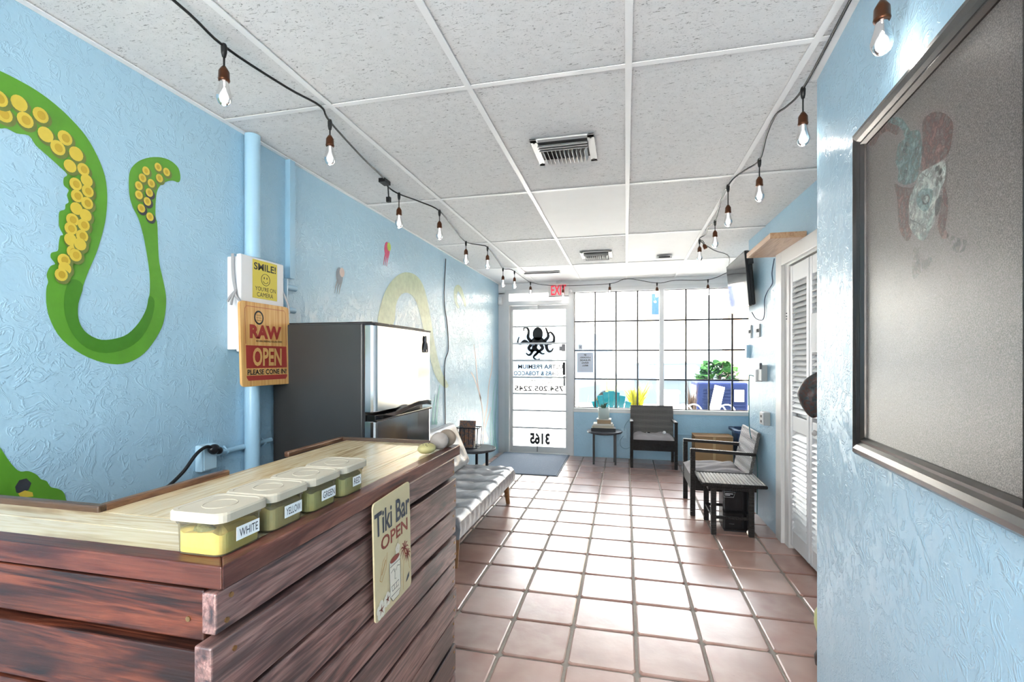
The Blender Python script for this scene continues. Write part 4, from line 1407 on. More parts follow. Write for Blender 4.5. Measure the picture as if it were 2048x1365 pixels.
# ------------------------------------------------------------------ wicker chairs
m_wick = wicker('dark_wicker', '#171616', '#3d3938')
m_wickl = wicker('grey_wicker', '#454341', '#8a8581')
m_cush = plain('grey_cushion', '#8c8688', .8, var=.1, bump=.4, bscale=50)


def wicker_chair(name, label, loc, rotz, cush_seed):
    t = thing(name, label, 'chair', loc, rotz, group='wicker armchairs')
    W = .275
    for sx in (-1, 1):
        x = sx * (W - .018)
        MB().box(x - .018, x + .018, -.018, .022, 0, .545).build('leg', m_wick, t, world=False, bevel=.004)
        MB().add([(x - .016, .44, 0), (x + .016, .44, 0), (x + .016, .475, 0), (x - .016, .475, 0), (x - .016, .43, .30), (x + .016, .43, .30), (x + .016, .465, .30), (x - .016, .465, .30)],
                 [(0, 3, 2, 1), (4, 5, 6, 7), (0, 1, 5, 4), (1, 2, 6, 5), (2, 3, 7, 6), (3, 0, 4, 7)]).build('leg', m_wick, t, world=False)
        MB().bar((x, -.018, .555), (x, .49, .535), .040, .026).build('armrest', m_wick, t, world=False, bevel=.005)
    MB().box(-W + .036, W - .036, -.012, .012, .215, .345).build('apron', m_wick, t, world=False)
    for sx in (-1, 1):
        x = sx * (W - .018)
        MB().box(x - .010, x + .010, .02, .44, .215, .335).build('apron', m_wick, t, world=False)
    MB().box(-W + .03, W - .03, .0, .45, .325, .345).build('seat', m_wickl, t, world=False)
    # back panel, leaning
    bk = MB()
    y0, y1, z0, z1 = .435, .515, .30, .715
    dd = Vector((0, y1 - y0, z1 - z0)).normalized()
    nn = Vector((0, -dd.z, dd.y)) * .014
    for (s, xa, xb) in ((1, -W + .006, W - .006),):
        a, b = Vector((0, y0, z0)), Vector((0, y1, z1))
        vs = []
        for off in (nn, -nn):
            for p in (a, b):
                vs += [Vector((xa, 0, 0)) + p + off, Vector((xb, 0, 0)) + p + off]
        bk.add(vs, [(0, 1, 3, 2), (6, 7, 5, 4), (0, 2, 6, 4), (1, 5, 7, 3), (2, 3, 7, 6), (0, 4, 5, 1)])
    bk.build('backrest', m_wickl, t, world=False, bevel=.008)
    rr = random.Random(cush_seed)

    def cf(u, v, top=True):
        x, y = (-W + .04) + (2 * W - .08) * u, .0 + .42 * v
        e = min(u, 1 - u, v, 1 - v, .1) / .1
        z = .348 + (.035 * math.sqrt(e) + .010 * math.sin(9 * u + cush_seed) * math.sin(7 * v + 2 * cush_seed) + .005 * math.sin(23 * u + 11 * v)) * (1 if top else 0)
        if v < .12:
            z -= .020 * (1 - v / .12) * (.4 + .6 * abs(math.sin(5 * u + cush_seed)))
            y -= .02 * (1 - v / .12)
        return (x, y, max(z, .346))
    cu = MB().grid(cf, 26, 20)
    cu.grid(lambda u, v: (lambda p: (p[0], p[1], .346))(cf(1 - u, v, False)), 13, 10)
    cu.build('cushion', m_cush, t, world=False)
    return t


wicker_chair('wicker_chair', 'grey wicker armchair facing us in front of the window', (.328, 6.03, 0), 0, 1.0)
wicker_chair('wicker_chair', 'wicker armchair with its back to the blue wall, side on', (.548, 4.555, 0), R(-90), 2.3)
# small things left on the window chair
t = thing('trinket', 'small round white trinket on the seat of the window chair', 'trinket', (.47, 6.30, .38))
MB().ellipsoid((.47, 6.30, .400), (.022, .022, .020), 14, 10).build('ball', m_wbox, t)
MB().lathe([(0, .0), (.014, 0), (.016, .006), (0, .010)], (.47, 6.30, .376), 12).build('foot', m_wbox, t)
t = thing('lighter', 'tiny black and white lighter lying on the window chair cushion', 'lighter', (.29, 6.33, .385))
MB().box(.265, .30, 6.32, 6.335, .385, .397).build('body', m_black, t, bevel=.003)
MB().box(.255, .265, 6.322, 6.333, .386, .396).build('cap', m_wbox, t, bevel=.002)

# wicker coffee table beside the side-on chair
t = thing('wicker_table', 'low dark wicker table with a slatted top before the side-on chair', 'table', (.78, 3.95, 0))
tx0, tx1, ty0, ty1, tz = .565, 1.00, 3.845, 4.235, .380
MB().tube([(tx0, ty0, tz), (tx1, ty0, tz), (tx1, ty1, tz), (tx0, ty1, tz)], .014, 8, closed=True).build('top_frame', m_wick, t)
nst = 17
for k in range(nst):
    x = tx0 + .015 + (tx1 - tx0 - .03) * k / (nst - 1)
    MB().box(x - .0105, x + .0105, ty0 + .01, ty1 - .01, tz - .004, tz + .008).build('slat', m_wickl, t, bevel=.004)
MB().box(tx0 + .04, tx1 - .06, ty0 + .02, ty1 - .02, tz - .045, tz - .006).build('apron', m_wick, t)
for x in (.643, .905):
    for y in (3.872, 4.205):
        MB().box(x - .019, x + .019, y - .017, y + .017, 0, tz - .01).build('leg', m_wick, t, bevel=.005)
    MB().box(x - .012, x + .012, 3.89, 4.19, .125, .145).build('stretcher', m_wick, t)
for y in (3.872, 4.205):
    MB().box(.66, .89, y - .009, y + .009, .122, .142).build('stretcher', m_wick, t)
# black appliance under it
t = thing('air_purifier', 'slim black box appliance under the wicker table', 'appliance', (.81, 4.05, 0))
MB().box(.725, .905, 3.955, 4.13, .012, .318).build('body', plain('black_plastic', '#121214', .22), t, bevel=.012, seg=3)
MB().box(.735, .895, 3.965, 4.12, 0, .012).build('foot', m_black, t)
lm = MB().tube([(.732, 3.953, .265), (.800, 3.953, .265), (.812, 3.953, .305), (.735, 3.953, .305)], .0014, 4, closed=True)
lm.build('label_outline', m_alu, t)
for q, (a, b) in enumerate(((.740, .797), (.740, .775))):
    MB().box(a, b, 3.9528, 3.954, .288 - q * .010, .293 - q * .010).build('label_print', m_alu, t)
MB().box(.768, .805, 3.9528, 3.954, .060, .063).build('label_print', m_grey_metal, t)

# cardboard box and storage bin in the window bay
m_card = plain('cardboard', '#a07c55', .75, var=.1, scale=6)
t = thing('cardboard_box', 'brown cardboard box on the floor beneath the window', 'box', (1.03, 6.30, 0))
MB().box(.815, 1.245, 6.17, 6.46, 0, .385).build('body', m_card, t, bevel=.004)
MB().box(1.02, 1.05, 6.168, 6.462, .02, .387).build('tape', plain('packing_tape', '#b9986c', .3), t)
MB().add([(.81, 6.165, .388), (1.25, 6.165, .388), (1.25, 6.30, .396), (.81, 6.30, .392)], [(0, 1, 2, 3)]).add([(.81, 6.31, .392), (1.25, 6.31, .396), (1.25, 6.465, .388), (.81, 6.465, .388)], [(0, 1, 2, 3)]).build('flap', m_card, t)
t = thing('storage_bin', 'dark blue plastic bin beside the cardboard box', 'bin', (1.50, 6.33, 0))
m_bin = plain('blue_plastic', '#3f5272', .35)
tap = lambda u, v, a: (1.50 + u * (.84 + .16 * a / .45), 6.33 + v * (.84 + .16 * a / .45), a)
MB().prism(rrect(.215, .18, .04), tap, 0, .45).build('body', m_bin, t)
rim = MB()
o1, i1 = rrect(.245, .21, .045), rrect(.20, .165, .035)
n = len(o1)
rim.add([(1.50 + x, 6.33 + y, .445) for x, y in o1] + [(1.50 + x, 6.33 + y, .475) for x, y in o1] + [(1.50 + x, 6.33 + y, .475) for x, y in i1] + [(1.50 + x, 6.33 + y, .452) for x, y in i1],
        [(q * n + i, q * n + (i + 1) % n, (q + 1) * n + (i + 1) % n, (q + 1) * n + i) for q in range(3) for i in range(n)])
rim.build('rim', m_bin, t)
MB().box(1.255, 1.28, 6.25, 6.41, .455, .47).build('handle', m_bin, t)

# white outlet with a cable on the half wall
t = thing('wall_outlet', 'white outlet with a looping cable beside the window chair', 'outlet', (-.02, 6.57, .28))
MB().box(-.06, .015, 6.566, 6.58, .27, .40).build('face_plate', m_plate, t, bevel=.003)
MB().tube(spline([(-.02, 6.56, .37), (-.01, 6.55, .44), (.03, 6.55, .50), (.06, 6.55, .53)], 5), .003, 5).tube(spline([(-.03, 6.56, .30), (-.07, 6.55, .24), (-.06, 6.55, .16), (0, 6.55, .13), (.05, 6.55, .15)], 5), .003, 5).build('cable', plain('cable_blue', '#6d93ad', .5), t)

# ------------------------------------------------------------------ right wall fittings
m_shelfw = stained_wood('shelf_wood', 'y', '#a87f5c', '#bd946f', '#c9a583', streak=.2)
tag(MB().box(.895, 1.105, 3.356, 3.97, 2.088, 2.125).build('wall_shelf', m_shelfw, bevel=.002), 'plain wooden wall shelf above the louvered closet door', 'shelf')

tv = thing('television', 'flat television on a bracket at the end of the blue wall', 'television', (1.03, 4.78, 1.76))
m_screen = plain('tv_screen', '#0c0d10', .08, spec=.6)
m_tvb = plain('tv_plastic', '#1a1a1c', .3)
tl = Matrix.Translation((1.005, 4.775, 2.005)) @ Matrix.Rotation(R(-4.5), 4, 'Y')
MB().box(-.012, .010, -.375, .375, -.235, .235, tl).build('panel', m_tvb, tv, bevel=.003)
MB().box(-.0128, -.0122, -.367, .367, -.222, .227, tl).build('screen', m_screen, tv)
MB().box(.010, .052, -.34, .34, -.225, .14, tl).build('back_shell', m_tvb, tv, bevel=.012)
MB().prism([(.01, .235), (.035, .225), (.052, .19), (.052, .12), (.01, .12)], lambda u, v, a: tuple(tl @ Vector((u, a, v))), -.375, -.30).build('back_shell', m_tvb, tv)
MB().box(.045, .08, -.16, -.08, -.08, .08, tl).build('bracket', m_blackmetal, tv)
MB().box(-.0135, -.012, -.06, .06, -.2345, -.227, tl).build('badge', m_alu, tv)
tag(MB().tube(spline([(1.09, 3.98, 2.08), (1.085, 4.02, 1.98), (1.088, 4.02, 1.90), (1.086, 4.13, 1.86), (1.085, 4.22, 1.80), (1.085, 4.22, 1.70), (1.08, 4.26, 1.64), (1.06, 4.38, 1.66), (1.045, 4.45, 1.72)], 6), .004, 6).build('tv_cable', plain('cable_dark', '#34506a', .5)), 'thin cable looping down from the shelf to the television', 'cable')

m_plategrey = plain('grey_plate', '#a9adad', .4)
for nm, y, z, hw, hh, dp, lb in (('wall_switch', 4.645, 1.565, .035, .058, .012, 'grey switch plate near the end of the blue wall'), ('wall_switch', 4.40, 1.56, .045, .055, .012, 'grey switch plate nearer the closet casing'),
                                 ('wall_plate', 4.70, 1.39, .03, .06, .03, 'small blue painted box on the wall end under the switch plates')):
    t = thing(nm, lb, 'switch', (xr(y), y, z - hh))
    rbox(y - hw, y + hw, z - hh, z + hh, -dp, .001).build('plate', m_plategrey if nm == 'wall_switch' else m_cond, t, bevel=.003)
    if nm == 'wall_switch':
        for q in (-.014, .014):
            rbox(y + q - .005, y + q + .005, z - .014, z + .014, -dp - .008, -dp).build('toggle', m_blackmetal, t)
t = thing('power_strip', 'grey multi plug adapter on the blue wall with a green cord', 'adapter', (xr(4.2), 4.2, 1.13))
rbox(4.17, 4.27, 1.145, 1.275, -.045, .001).build('box', m_plategrey, t, bevel=.005)
rbox(4.275, 4.335, 1.135, 1.235, -.060, -.006).build('charger', m_alu, t, bevel=.005)
MB().box(1.03, 1.05, 4.15, 4.20, 1.24, 1.29).build('knob', m_grey_metal, t, bevel=.004)
MB().tube(spline([(1.03, 4.32, 1.18), (1.02, 4.40, 1.185), (1.02, 4.44, 1.16), (1.02, 4.44, .95), (1.025, 4.43, .70), (1.075, 4.42, .50), (1.075, 4.40, .2), (1.07, 4.39, .02)], 6), .004, 6).build('cord', plain('cord_green', '#3f7378', .5), t)
t = thing('wall_outlet', 'grey raised double outlet low on the blue wall', 'outlet', (xr(4.13), 4.13, .80))
rbox(4.10, 4.20, .80, .905, -.045, .001).build('box', m_plategrey, t, bevel=.004)
rbox(4.105, 4.195, .805, .90, -.052, -.045).build('face_plate', m_alu, t, bevel=.002)
for z in (.83, .87):
    MB().box(xr(4.15) - .0545, xr(4.15) - .052, 4.14, 4.165, z - .010, z + .010).build('socket', m_blackmetal, t)

# patterned cloth bag hanging at the closet, and a figure by the wall corner
hb = MB()
cb = Vector((1.052, 3.10, 1.115))


def bag(u, v):
    t_, p = 2 * math.pi * u, math.pi * v
    x = .082 * math.sin(p) * math.cos(t_) * (1.0 + .25 * math.cos(p))
    y = .065 * math.sin(p) * math.sin(t_)
    zq = .125 * math.cos(p)
    x += .055 * max(0, zq) / .125
    return cb + Vector((x, y, zq + .010 * math.sin(6 * u * math.pi)))


hb.grid(bag, 24, 16)
t = thing('cloth_bag', 'dark patterned cloth pouch hanging against the louvered door', 'bag', (1.05, 3.1, .99))
hb.build('pouch', printed('patterned_cloth', '#1f2124', '#5a3a32', '#3e4a4c', 30), t)
MB().tube(spline([(1.105, 3.10, 1.235), (1.11, 3.10, 1.30), (1.118, 3.10, 1.38)], 4), .006, 6).build('strap', m_black, t)
t = thing('wooden_figure', 'dark wooden figure with a pale yellow top half hidden by the wall corner', 'figure', (.84, 2.32, 0))
MB().lathe([(0, 0), (.055, 0), (.058, .03), (.045, .06), (.05, .10), (.044, .135), (0, .14)], (.852, 2.32, 0), 14).build('body', plain('carved_wood', '#3a261d', .5), t)
MB().lathe([(0, .135), (.040, .135), (.052, .17), (.050, .22), (.035, .255), (0, .27)], (.845, 2.32, 0), 14).build('head', plain('pale_yellow', '#d6d79a', .5), t)

# ------------------------------------------------------------------ large framed picture on the near wall
m_fr = plain('frame_gunmetal', '#5a5654', .22, metal=.85, var=.1)
pf = thing('framed_picture', 'large portrait print in a dark metallic frame on the near wall', 'picture', tuple(nw(.83, 1.04)))
u0, u1, z0, z1 = .455, 1.205, 1.043, 1.975
prof = [(0, 0), (0, .022), (.008, .030), (.020, .033), (.032, .028), (.040, .022), (.048, .024), (.056, .016), (.058, 0)]


def member(pa, pb, ia, ib):
    """frame moulding between outer corners pa, pb with inward directions ia, ib (mitred)"""
    mb = MB()
    vs = []
    for (u, z), (du, dz) in ((pa, ia), (pb, ib)):
        for s, h_ in prof:
            vs.append(nw(u + du * s, z + dz * s, h_))
    n = len(prof)
    mb.add(vs, [(i, i + 1, n + i + 1, n + i) for i in range(n - 1)] + [tuple(range(n)), tuple(range(2 * n - 1, n - 1, -1))], False)
    return mb


for pa, pb, ia, ib in (((u0, z0), (u0, z1), (1, 1), (1, -1)), ((u0, z1), (u1, z1), (1, -1), (-1, -1)), ((u1, z1), (u1, z0), (-1, -1), (-1, 1)), ((u1, z0), (u0, z0), (-1, 1), (1, 1))):
    member(pa, pb, ia, ib).build('frame', m_fr, pf)
t3 = NT('portrait_print')
v = t3.coords((1, 1, 1))
g = t3.noise(v, 420, 2, .7)
big = t3.noise(v, 4, 3)
bc_ = t3.mix(big, '#332c29', '#4d443f')
t3.set(t3.mix(t3.ramp(g, [(.40, 0.0), (.65, .8)]), bc_, '#8f8680'), .34, 0, .9)
t3.bump(g, .25, .001)
m_print = t3.m
MB().add([nw(u0 + .05, z0 + .05, .012), nw(u0 + .05, z1 - .05, .012), nw(u1 - .05, z1 - .05, .012), nw(u1 - .05, z0 + .05, .012)], [(0, 1, 2, 3)]).build('print', m_print, pf)


def ink(name, c1, c2):
    t = NT(name)
    v = t.coords((1, 1, 1))
    n1 = t.noise(v, 420, 2, .7)
    n2 = t.noise(v, 28, 5, .65, 1.4)
    t.set(t.mix(t.math('MULTIPLY', t.ramp(n2, [(.35, 0.0), (.6, 1.0)]), .8), t.mix(n1, c1, '#8d8580'), c2), .34, 0, .9)
    # worn, grainy ink: the print below shows through in specks
    tr = t.n('ShaderNodeBsdfTransparent')
    mx = t.n('ShaderNodeMixShader')
    n3 = t.noise(v, 60, 5, .7, .6)
    t.l(t.ramp(n3, [(.38, .75), (.62, .1)]), mx.inputs[0])
    t.l(t.b.outputs[0], mx.inputs[1])
    t.l(tr.outputs[0], mx.inputs[2])
    t.l(mx.outputs[0], t.out.inputs[0])
    return t.m


m_i_red = ink('print_red', '#7e3a30', '#5e4039')
m_i_teal = ink('print_teal', '#8dbab5', '#4f6b6a')
m_i_face = ink('print_face', '#e2e3d8', '#a3b5ae')
m_i_dark = ink('print_dark', '#45403f', '#2f3838')
m_i_faint = ink('print_faint', '#8d8682', '#6f6864')


def art(pts, off, m, nm):
    return MB().flat([nw(u, z, .012 + off) for u, z in pts]).build(nm, m, pf)


def el(cu, cz, a, b, rot=0, n=22, wob=0.0):
    out = []
    for i in range(n):
        t = 2 * math.pi * i / n
        k = 1 + wob * math.sin(5 * t)
        x, y = a * k * math.cos(t), b * k * math.sin(t)
        out.append((cu + x * math.cos(rot) - y * math.sin(rot), cz + x * math.sin(rot) + y * math.cos(rot)))
    return out


def art_s(pts, off, m, nm):
    sp = spline([(u, z, 0) for u, z in pts], 4, True)
    return art([(p.x, p.y) for p in sp], off, m, nm)


art_s([(.829, 1.839), (.857, 1.84), (.89, 1.827), (.922, 1.805), (.943, 1.778), (.94, 1.753), (.931, 1.731), (.91, 1.723), (.864, 1.726), (.818, 1.733), (.822, 1.761), (.825, 1.804), (.822, 1.824)], .0004, m_i_red, 'hair_print')
art_s([(.69, 1.748), (.726, 1.729), (.776, 1.71), (.795, 1.711), (.776, 1.687), (.763, 1.66), (.767, 1.628), (.776, 1.603), (.751, 1.593), (.717, 1.629), (.708, 1.668), (.703, 1.71)], .0004, m_i_red, 'hair_print')
art_s([(.906, 1.673), (.922, 1.647), (.925, 1.613), (.916, 1.582), (.928, 1.562), (.903, 1.564), (.887, 1.596), (.897, 1.621), (.906, 1.645)], .0004, m_i_red, 'hair_print')
art_s([(.534, 1.912), (.568, 1.920), (.632, 1.918), (.68, 1.905), (.717, 1.872), (.699, 1.864), (.652, 1.895), (.601, 1.905), (.568, 1.895)], .0004, m_i_red, 'feather_print')
art_s([(.68, 1.916), (.726, 1.892), (.759, 1.856), (.776, 1.83), (.751, 1.829), (.726, 1.868), (.68, 1.900), (.652, 1.918)], .0007, m_i_teal, 'feather_print')
art_s([(.743, 1.836), (.767, 1.841), (.807, 1.827), (.818, 1.811), (.825, 1.785), (.822, 1.761), (.814, 1.742), (.799, 1.721), (.767, 1.721), (.734, 1.732), (.708, 1.75), (.712, 1.772), (.697, 1.799), (.703, 1.821), (.712, 1.837)], .0008, m_i_teal, 'flower_print')
for q in range(9):
    sw = MB()
    a0 = q * .7
    cu, cz = .765 + .036 * math.cos(q * 2.1), 1.782 + .036 * math.sin(q * 2.1)
    ribbon(sw, [nw(cu + .012 * math.cos(a0 + k * .6) * (1 - k / 12), cz + .012 * math.sin(a0 + k * .6) * (1 - k / 12), .0132) for k in range(9)], NV, .0022)
    sw.build('line_print', m_i_dark, pf)
for pts in ([(.772, 1.638), (.80, 1.625), (.822, 1.612), (.846, 1.597)], [(.80, 1.700), (.815, 1.712), (.832, 1.705), (.828, 1.696)], [(.83, 1.722), (.845, 1.71), (.86, 1.716)], [(.79, 1.615), (.80, 1.63)], [(.81, 1.605), (.817, 1.62)], [(.826, 1.598), (.832, 1.61)], [(.77, 1.655), (.778, 1.645), (.774, 1.634)]):
    sw = MB()
    ribbon(sw, [nw(u, z, .0136) for u, z in pts], NV, .0022)
    sw.build('line_print', m_i_dark, pf)
art_s([(.822, 1.728), (.85, 1.726), (.884, 1.722), (.91, 1.719), (.919, 1.702), (.916, 1.68), (.897, 1.662), (.884, 1.639), (.877, 1.62), (.877, 1.602), (.857, 1.593), (.836, 1.577), (.814, 1.582), (.791, 1.599), (.767, 1.624), (.763, 1.652), (.767, 1.686), (.791, 1.709), (.807, 1.722)], .0008, m_i_face, 'face_print')
art_s([(.807, 1.689), (.836, 1.688), (.871, 1.671), (.864, 1.652), (.85, 1.638), (.829, 1.641), (.807, 1.659), (.799, 1.676)], .0011, m_i_teal, 'eye_print')
art(el(.842, 1.662, .017, .011, -.3), .0013, m_i_dark, 'eye_print')
art(el(.843, 1.662, .011, .0075, -.3), .0016, m_i_face, 'eye_print')
for q in range(7):
    art(el(.891 + .009 * math.cos(q * 2.2), 1.697 + .016 * math.sin(q * .9 - 2.4), .006, .006, q), .0011, m_i_dark, 'ornament_print')
art_s([(.881, 1.647), (.89, 1.65), (.903, 1.653), (.906, 1.639), (.894, 1.622), (.881, 1.615), (.877, 1.634)], .0011, m_i_dark, 'nose_print')
art_s([(.783, 1.566), (.814, 1.571), (.807, 1.543), (.836, 1.533), (.864, 1.535), (.857, 1.518), (.822, 1.51), (.783, 1.502)], .0006, m_i_faint, 'collar_print')
art_s([(.934, 1.56), (.963, 1.55), (.99, 1.537), (.979, 1.521), (.946, 1.528)], .0006, m_i_faint, 'shoulder_print')

# ------------------------------------------------------------------ ceiling vents and fittings
m_vent = plain('vent_metal', '#c9c9c9', .4, metal=.2, var=.03)
m_ventd = plain('vent_dark', '#3a3a3a', .6)


def vent(label, x, y, s, hy):
    t = thing('ceiling_vent', label, 'vent', (x, y, CZ - .03), group='square ceiling vents')
    z = CZ - .001
    for a, b, c, d in ((-s, -s + .035, -hy, hy), (s - .035, s, -hy, hy), (-s, s, -hy, -hy + .03), (-s, s, hy - .03, hy)):
        MB().box(x + a, x + b, y + c, y + d, z - .008, z).build('flange', m_vent, t, bevel=.002)
    MB().box(x - s + .03, x + s - .03, y - hy + .028, y + hy - .028, z - .004, z - .001).build('duct', m_ventd, t)
    for k in range(3):
        yy_ = y - hy + .045 + k * .026
        mt = Matrix.Translation((x, yy_, z - .020)) @ Matrix.Rotation(R(40), 4, 'X')
        MB().box(-s + .034, s - .034, -.014, .014, -.001, .001, mt).build('blade', m_vent, t)
    for k in range(11):
        xx = x - s + .05 + (2 * s - .10) * k / 10
        mt = Matrix.Translation((xx, y + .03, z - .018)) @ Matrix.Rotation(R(-25 + 5 * k), 4, 'Y')
        MB().box(-.0012, .0012, -hy * .42, hy * .42, -.014, .014, mt).build('vane', m_vent, t)
    mt = Matrix.Translation((x, y + hy - .05, z - .018)) @ Matrix.Rotation(R(-40), 4, 'X')
    MB().box(-s + .034, s - .034, -.02, .02, -.001, .001, mt).build('blade', m_vent, t)
    for sx in (-1, 1):
        for sy in (-1, 1):
            MB().cyl((x + sx * (s - .018), y + sy * (hy - .03), z - .0085), (x + sx * (s - .018), y + sy * (hy - .03), z - .0100), .005, n=8).build('screw', m_ventd, t)


vent('white ceiling vent nearest the viewer, above the middle of the room', -.300, 2.435, .155, .155)
vent('small far white ceiling vent in front of the glass door', -.288, 4.95, .155, .17)
t = thing('smoke_detector', 'flat white detector strip on the ceiling near the window', 'detector', (.40, 5.2, CZ - .03))
MB().box(.31, .46, 5.15, 5.24, CZ - .03, CZ).build('body', m_vent, t, bevel=.006)
MB().box(.33, .44, 5.146, 5.15, CZ - .022, CZ - .008).build('grille', m_ventd, t)
t = thing('ceiling_bracket', 'thin black rod and white strip fixed to the ceiling above the door', 'bracket', (-.98, 5.85, CZ - .03))
MB().box(-1.22, -.78, 5.80, 5.86, CZ - .018, CZ).build('strip', m_vent, t, bevel=.003)
MB().tube([(-1.21, 5.795, CZ - .012), (-.79, 5.795, CZ - .012)], .005, 6).build('rod', m_blackmetal, t)

# exit sign
ex = thing('exit_sign', 'red lettered EXIT sign hanging above the entrance door', 'sign', (-.89, 6.5, 2.17))
MB().box(-1.027, -.754, 6.49, 6.53, 2.172, 2.352).build('housing', plain('sign_white', '#dcd6d2', .45), ex, bevel=.004)
text('EXIT', (-.99, 6.4892, 2.192), (1, 0, 0), (0, 0, 1), .205, .138, glow('exit_red', '#e0404f', .75), ex, bold=.02)
MB().box(-1.027, -.754, 6.486, 6.492, 2.170, 2.178).build('edge', m_ventd, ex)
MB().box(-.92, -.86, 6.50, 6.52, 2.352, CZ).build('canopy', m_vent, ex)
MB().ellipsoid((-.725, 6.50, 2.24), (.022, .02, .022), 12, 8).build('emergency_lamp', m_wbox, ex)

# ------------------------------------------------------------------ string lights
m_copper = plain('aged_copper', '#5f3a26', .3, metal=.7, var=.2, scale=30)
m_cable = plain('black_cable', '#141414', .4)
m_cablew = plain('clear_tie', '#d8d8d8', .3)
m_fil = glow('filament', '#fff6ea', 12.0)
tb = NT('bulb_glass')
tb.t.nodes.remove(tb.b)
e1 = tb.n('ShaderNodeEmission'); e1.inputs[0].default_value = (1, 1, 1, 1); e1.inputs[1].default_value = .55
tr1 = tb.n('ShaderNodeBsdfTransparent')
gl1 = tb.n('ShaderNodeBsdfGlossy'); gl1.inputs['Roughness'].default_value = .05
lw = tb.n('ShaderNodeLayerWeight'); lw.inputs[0].default_value = .35
mx1 = tb.n('ShaderNodeMixShader'); mx1.inputs[0].default_value = .6
mx2 = tb.n('ShaderNodeMixShader')
tb.l(tr1.outputs[0], mx1.inputs[1]); tb.l(e1.outputs[0], mx1.inputs[2])
tb.l(lw.outputs['Fresnel'], mx2.inputs[0]); tb.l(mx1.outputs[0], mx2.inputs[1]); tb.l(gl1.outputs[0], mx2.inputs[2])
tb.l(mx2.outputs[0], tb.out.inputs[0])
m_bulb = tb.m
bulb_me = MB().lathe([(.0125, 0), (.0135, -.008), (.018, -.028), (.0235, -.048), (.0235, -.060), (.018, -.074), (.009, -.082), (0, -.084)], n=16).mesh('bulb', m_bulb)
fil_me = MB().tube([(0, 0, -.004), (.003, 0, -.03), (-.003, 0, -.045), (0, 0, -.062)], .0022, 6).mesh('filament', m_fil)
sock_me = MB().lathe([(0, .048), (.006, .048), (.011, .040), (.0165, .030), (.0175, .006), (.0185, .004), (.0175, 0), (.0165, -.002), (0, -.002)], n=16).mesh('lamp_socket', m_copper)
for p in sock_me.polygons:
    p.use_smooth = True


def pendant(parent, hook, zb, lit=True, drop_to=None):
    """connector at the cable, short drop cord, socket and bulb whose tip is at height zb"""
    x, y, z = hook
    inv = INV[parent.name]
    zs_ = zb + .084
    MB().lathe([(0, .010), (.007, .010), (.010, .0), (.009, -.020), (.006, -.034), (0, -.034)], (x, y, z), 10).build('connector', m_cable, parent)
    MB().cyl((x, y, z - .03), (x, y, zs_ + .046), .0032, n=8).build('drop_cord', m_cable, parent)
    s = inst('lamp_socket', sock_me, parent, inv @ Vector((x, y, zs_)))
    if lit:
        inst('bulb', bulb_me, s)
        inst('filament', fil_me, s)
        d = bpy.data.lights.new('bulb_light', 'POINT')
        d.energy = BULB_W
        d.color = (1, .95, .88)
        d.shadow_soft_size = .02
        o = bpy.data.objects.new('bulb_light', d)
        COL.objects.link(o)
        o.location = (x, y, zb - .004)
    return s


H1 = [(-1.305, 1.339, 2.165), (-1.265, 1.87, 2.172), (-1.394, 2.789, 2.147), (-1.276, 3.174, 2.161), (-1.383, 4.064, 2.169), (-1.255, 4.309, 2.164), (-1.371, 5.342, 2.150), (-1.285, 5.556, 2.163)]
sl = thing('string_lights', 'string of clear bulbs zigzagging along the left side of the ceiling', 'string lights', (-1.3, 3.4, CZ - .02), group='clear bulb string lights')
cab = [(-1.29, .6, 2.372), (-1.29, 1.138, 2.372), (-1.305, 1.339, 2.364), (-1.27, 1.60, 2.366), (-1.238, 1.765, 2.374), (-1.265, 1.87, 2.364), (-1.33, 2.25, 2.366), (-1.367, 2.527, 2.372), (-1.413, 2.681, 2.374), (-1.394, 2.789, 2.364), (-1.34, 2.986, 2.374), (-1.276, 3.174, 2.364), (-1.34, 3.65, 2.366), (-1.383, 4.064, 2.364), (-1.30, 4.25, 2.374), (-1.255, 4.309, 2.364), (-1.32, 4.9, 2.366), (-1.371, 5.342, 2.364), (-1.32, 5.45, 2.374), (-1.285, 5.556, 2.364), (-1.28, 6.0, 2.366), (-1.274, 6.45, 2.374)]
MB().tube(spline(cab, 5), .0045, 6).build('cable', m_cable, sl)
for x, y, zb in H1:
    pendant(sl, (x, y, 2.362), zb)
pg = MB().tube([(-1.40, 2.655, 2.37), (-1.398, 2.66, 2.30)], .004, 6).box(-1.41, -1.386, 2.65, 2.67, 2.272, 2.302)
pg.box(-1.405, -1.365, 2.55, 2.62, 2.355, 2.378)
pg.build('plug', m_cable, sl)

sf = thing('string_lights', 'string of bulbs hung across the front wall above door and window', 'string lights', (0, 6.45, CZ - .02), group='clear bulb string lights')
cf_ = [(-1.274, 6.45, 2.374), (-1.10, 6.45, 2.335), (-.822, 6.45, 2.31), (-.208, 6.45, 2.315), (.022, 6.45, 2.372), (.392, 6.45, 2.303), (.624, 6.45, 2.330), (1.007, 6.45, 2.321), (1.18, 6.20, 2.36)]
MB().tube(spline(cf_, 5), .004, 6).build('cable', m_cable, sf)
for x, z, zb in ((-1.267, 2.37, 2.189), (-.822, 2.31, 2.135), (-.205, 2.313, 2.15), (.392, 2.30, 2.12), (1.007, 2.318, 2.13)):
    pendant(sf, (x, 6.45, z), zb)

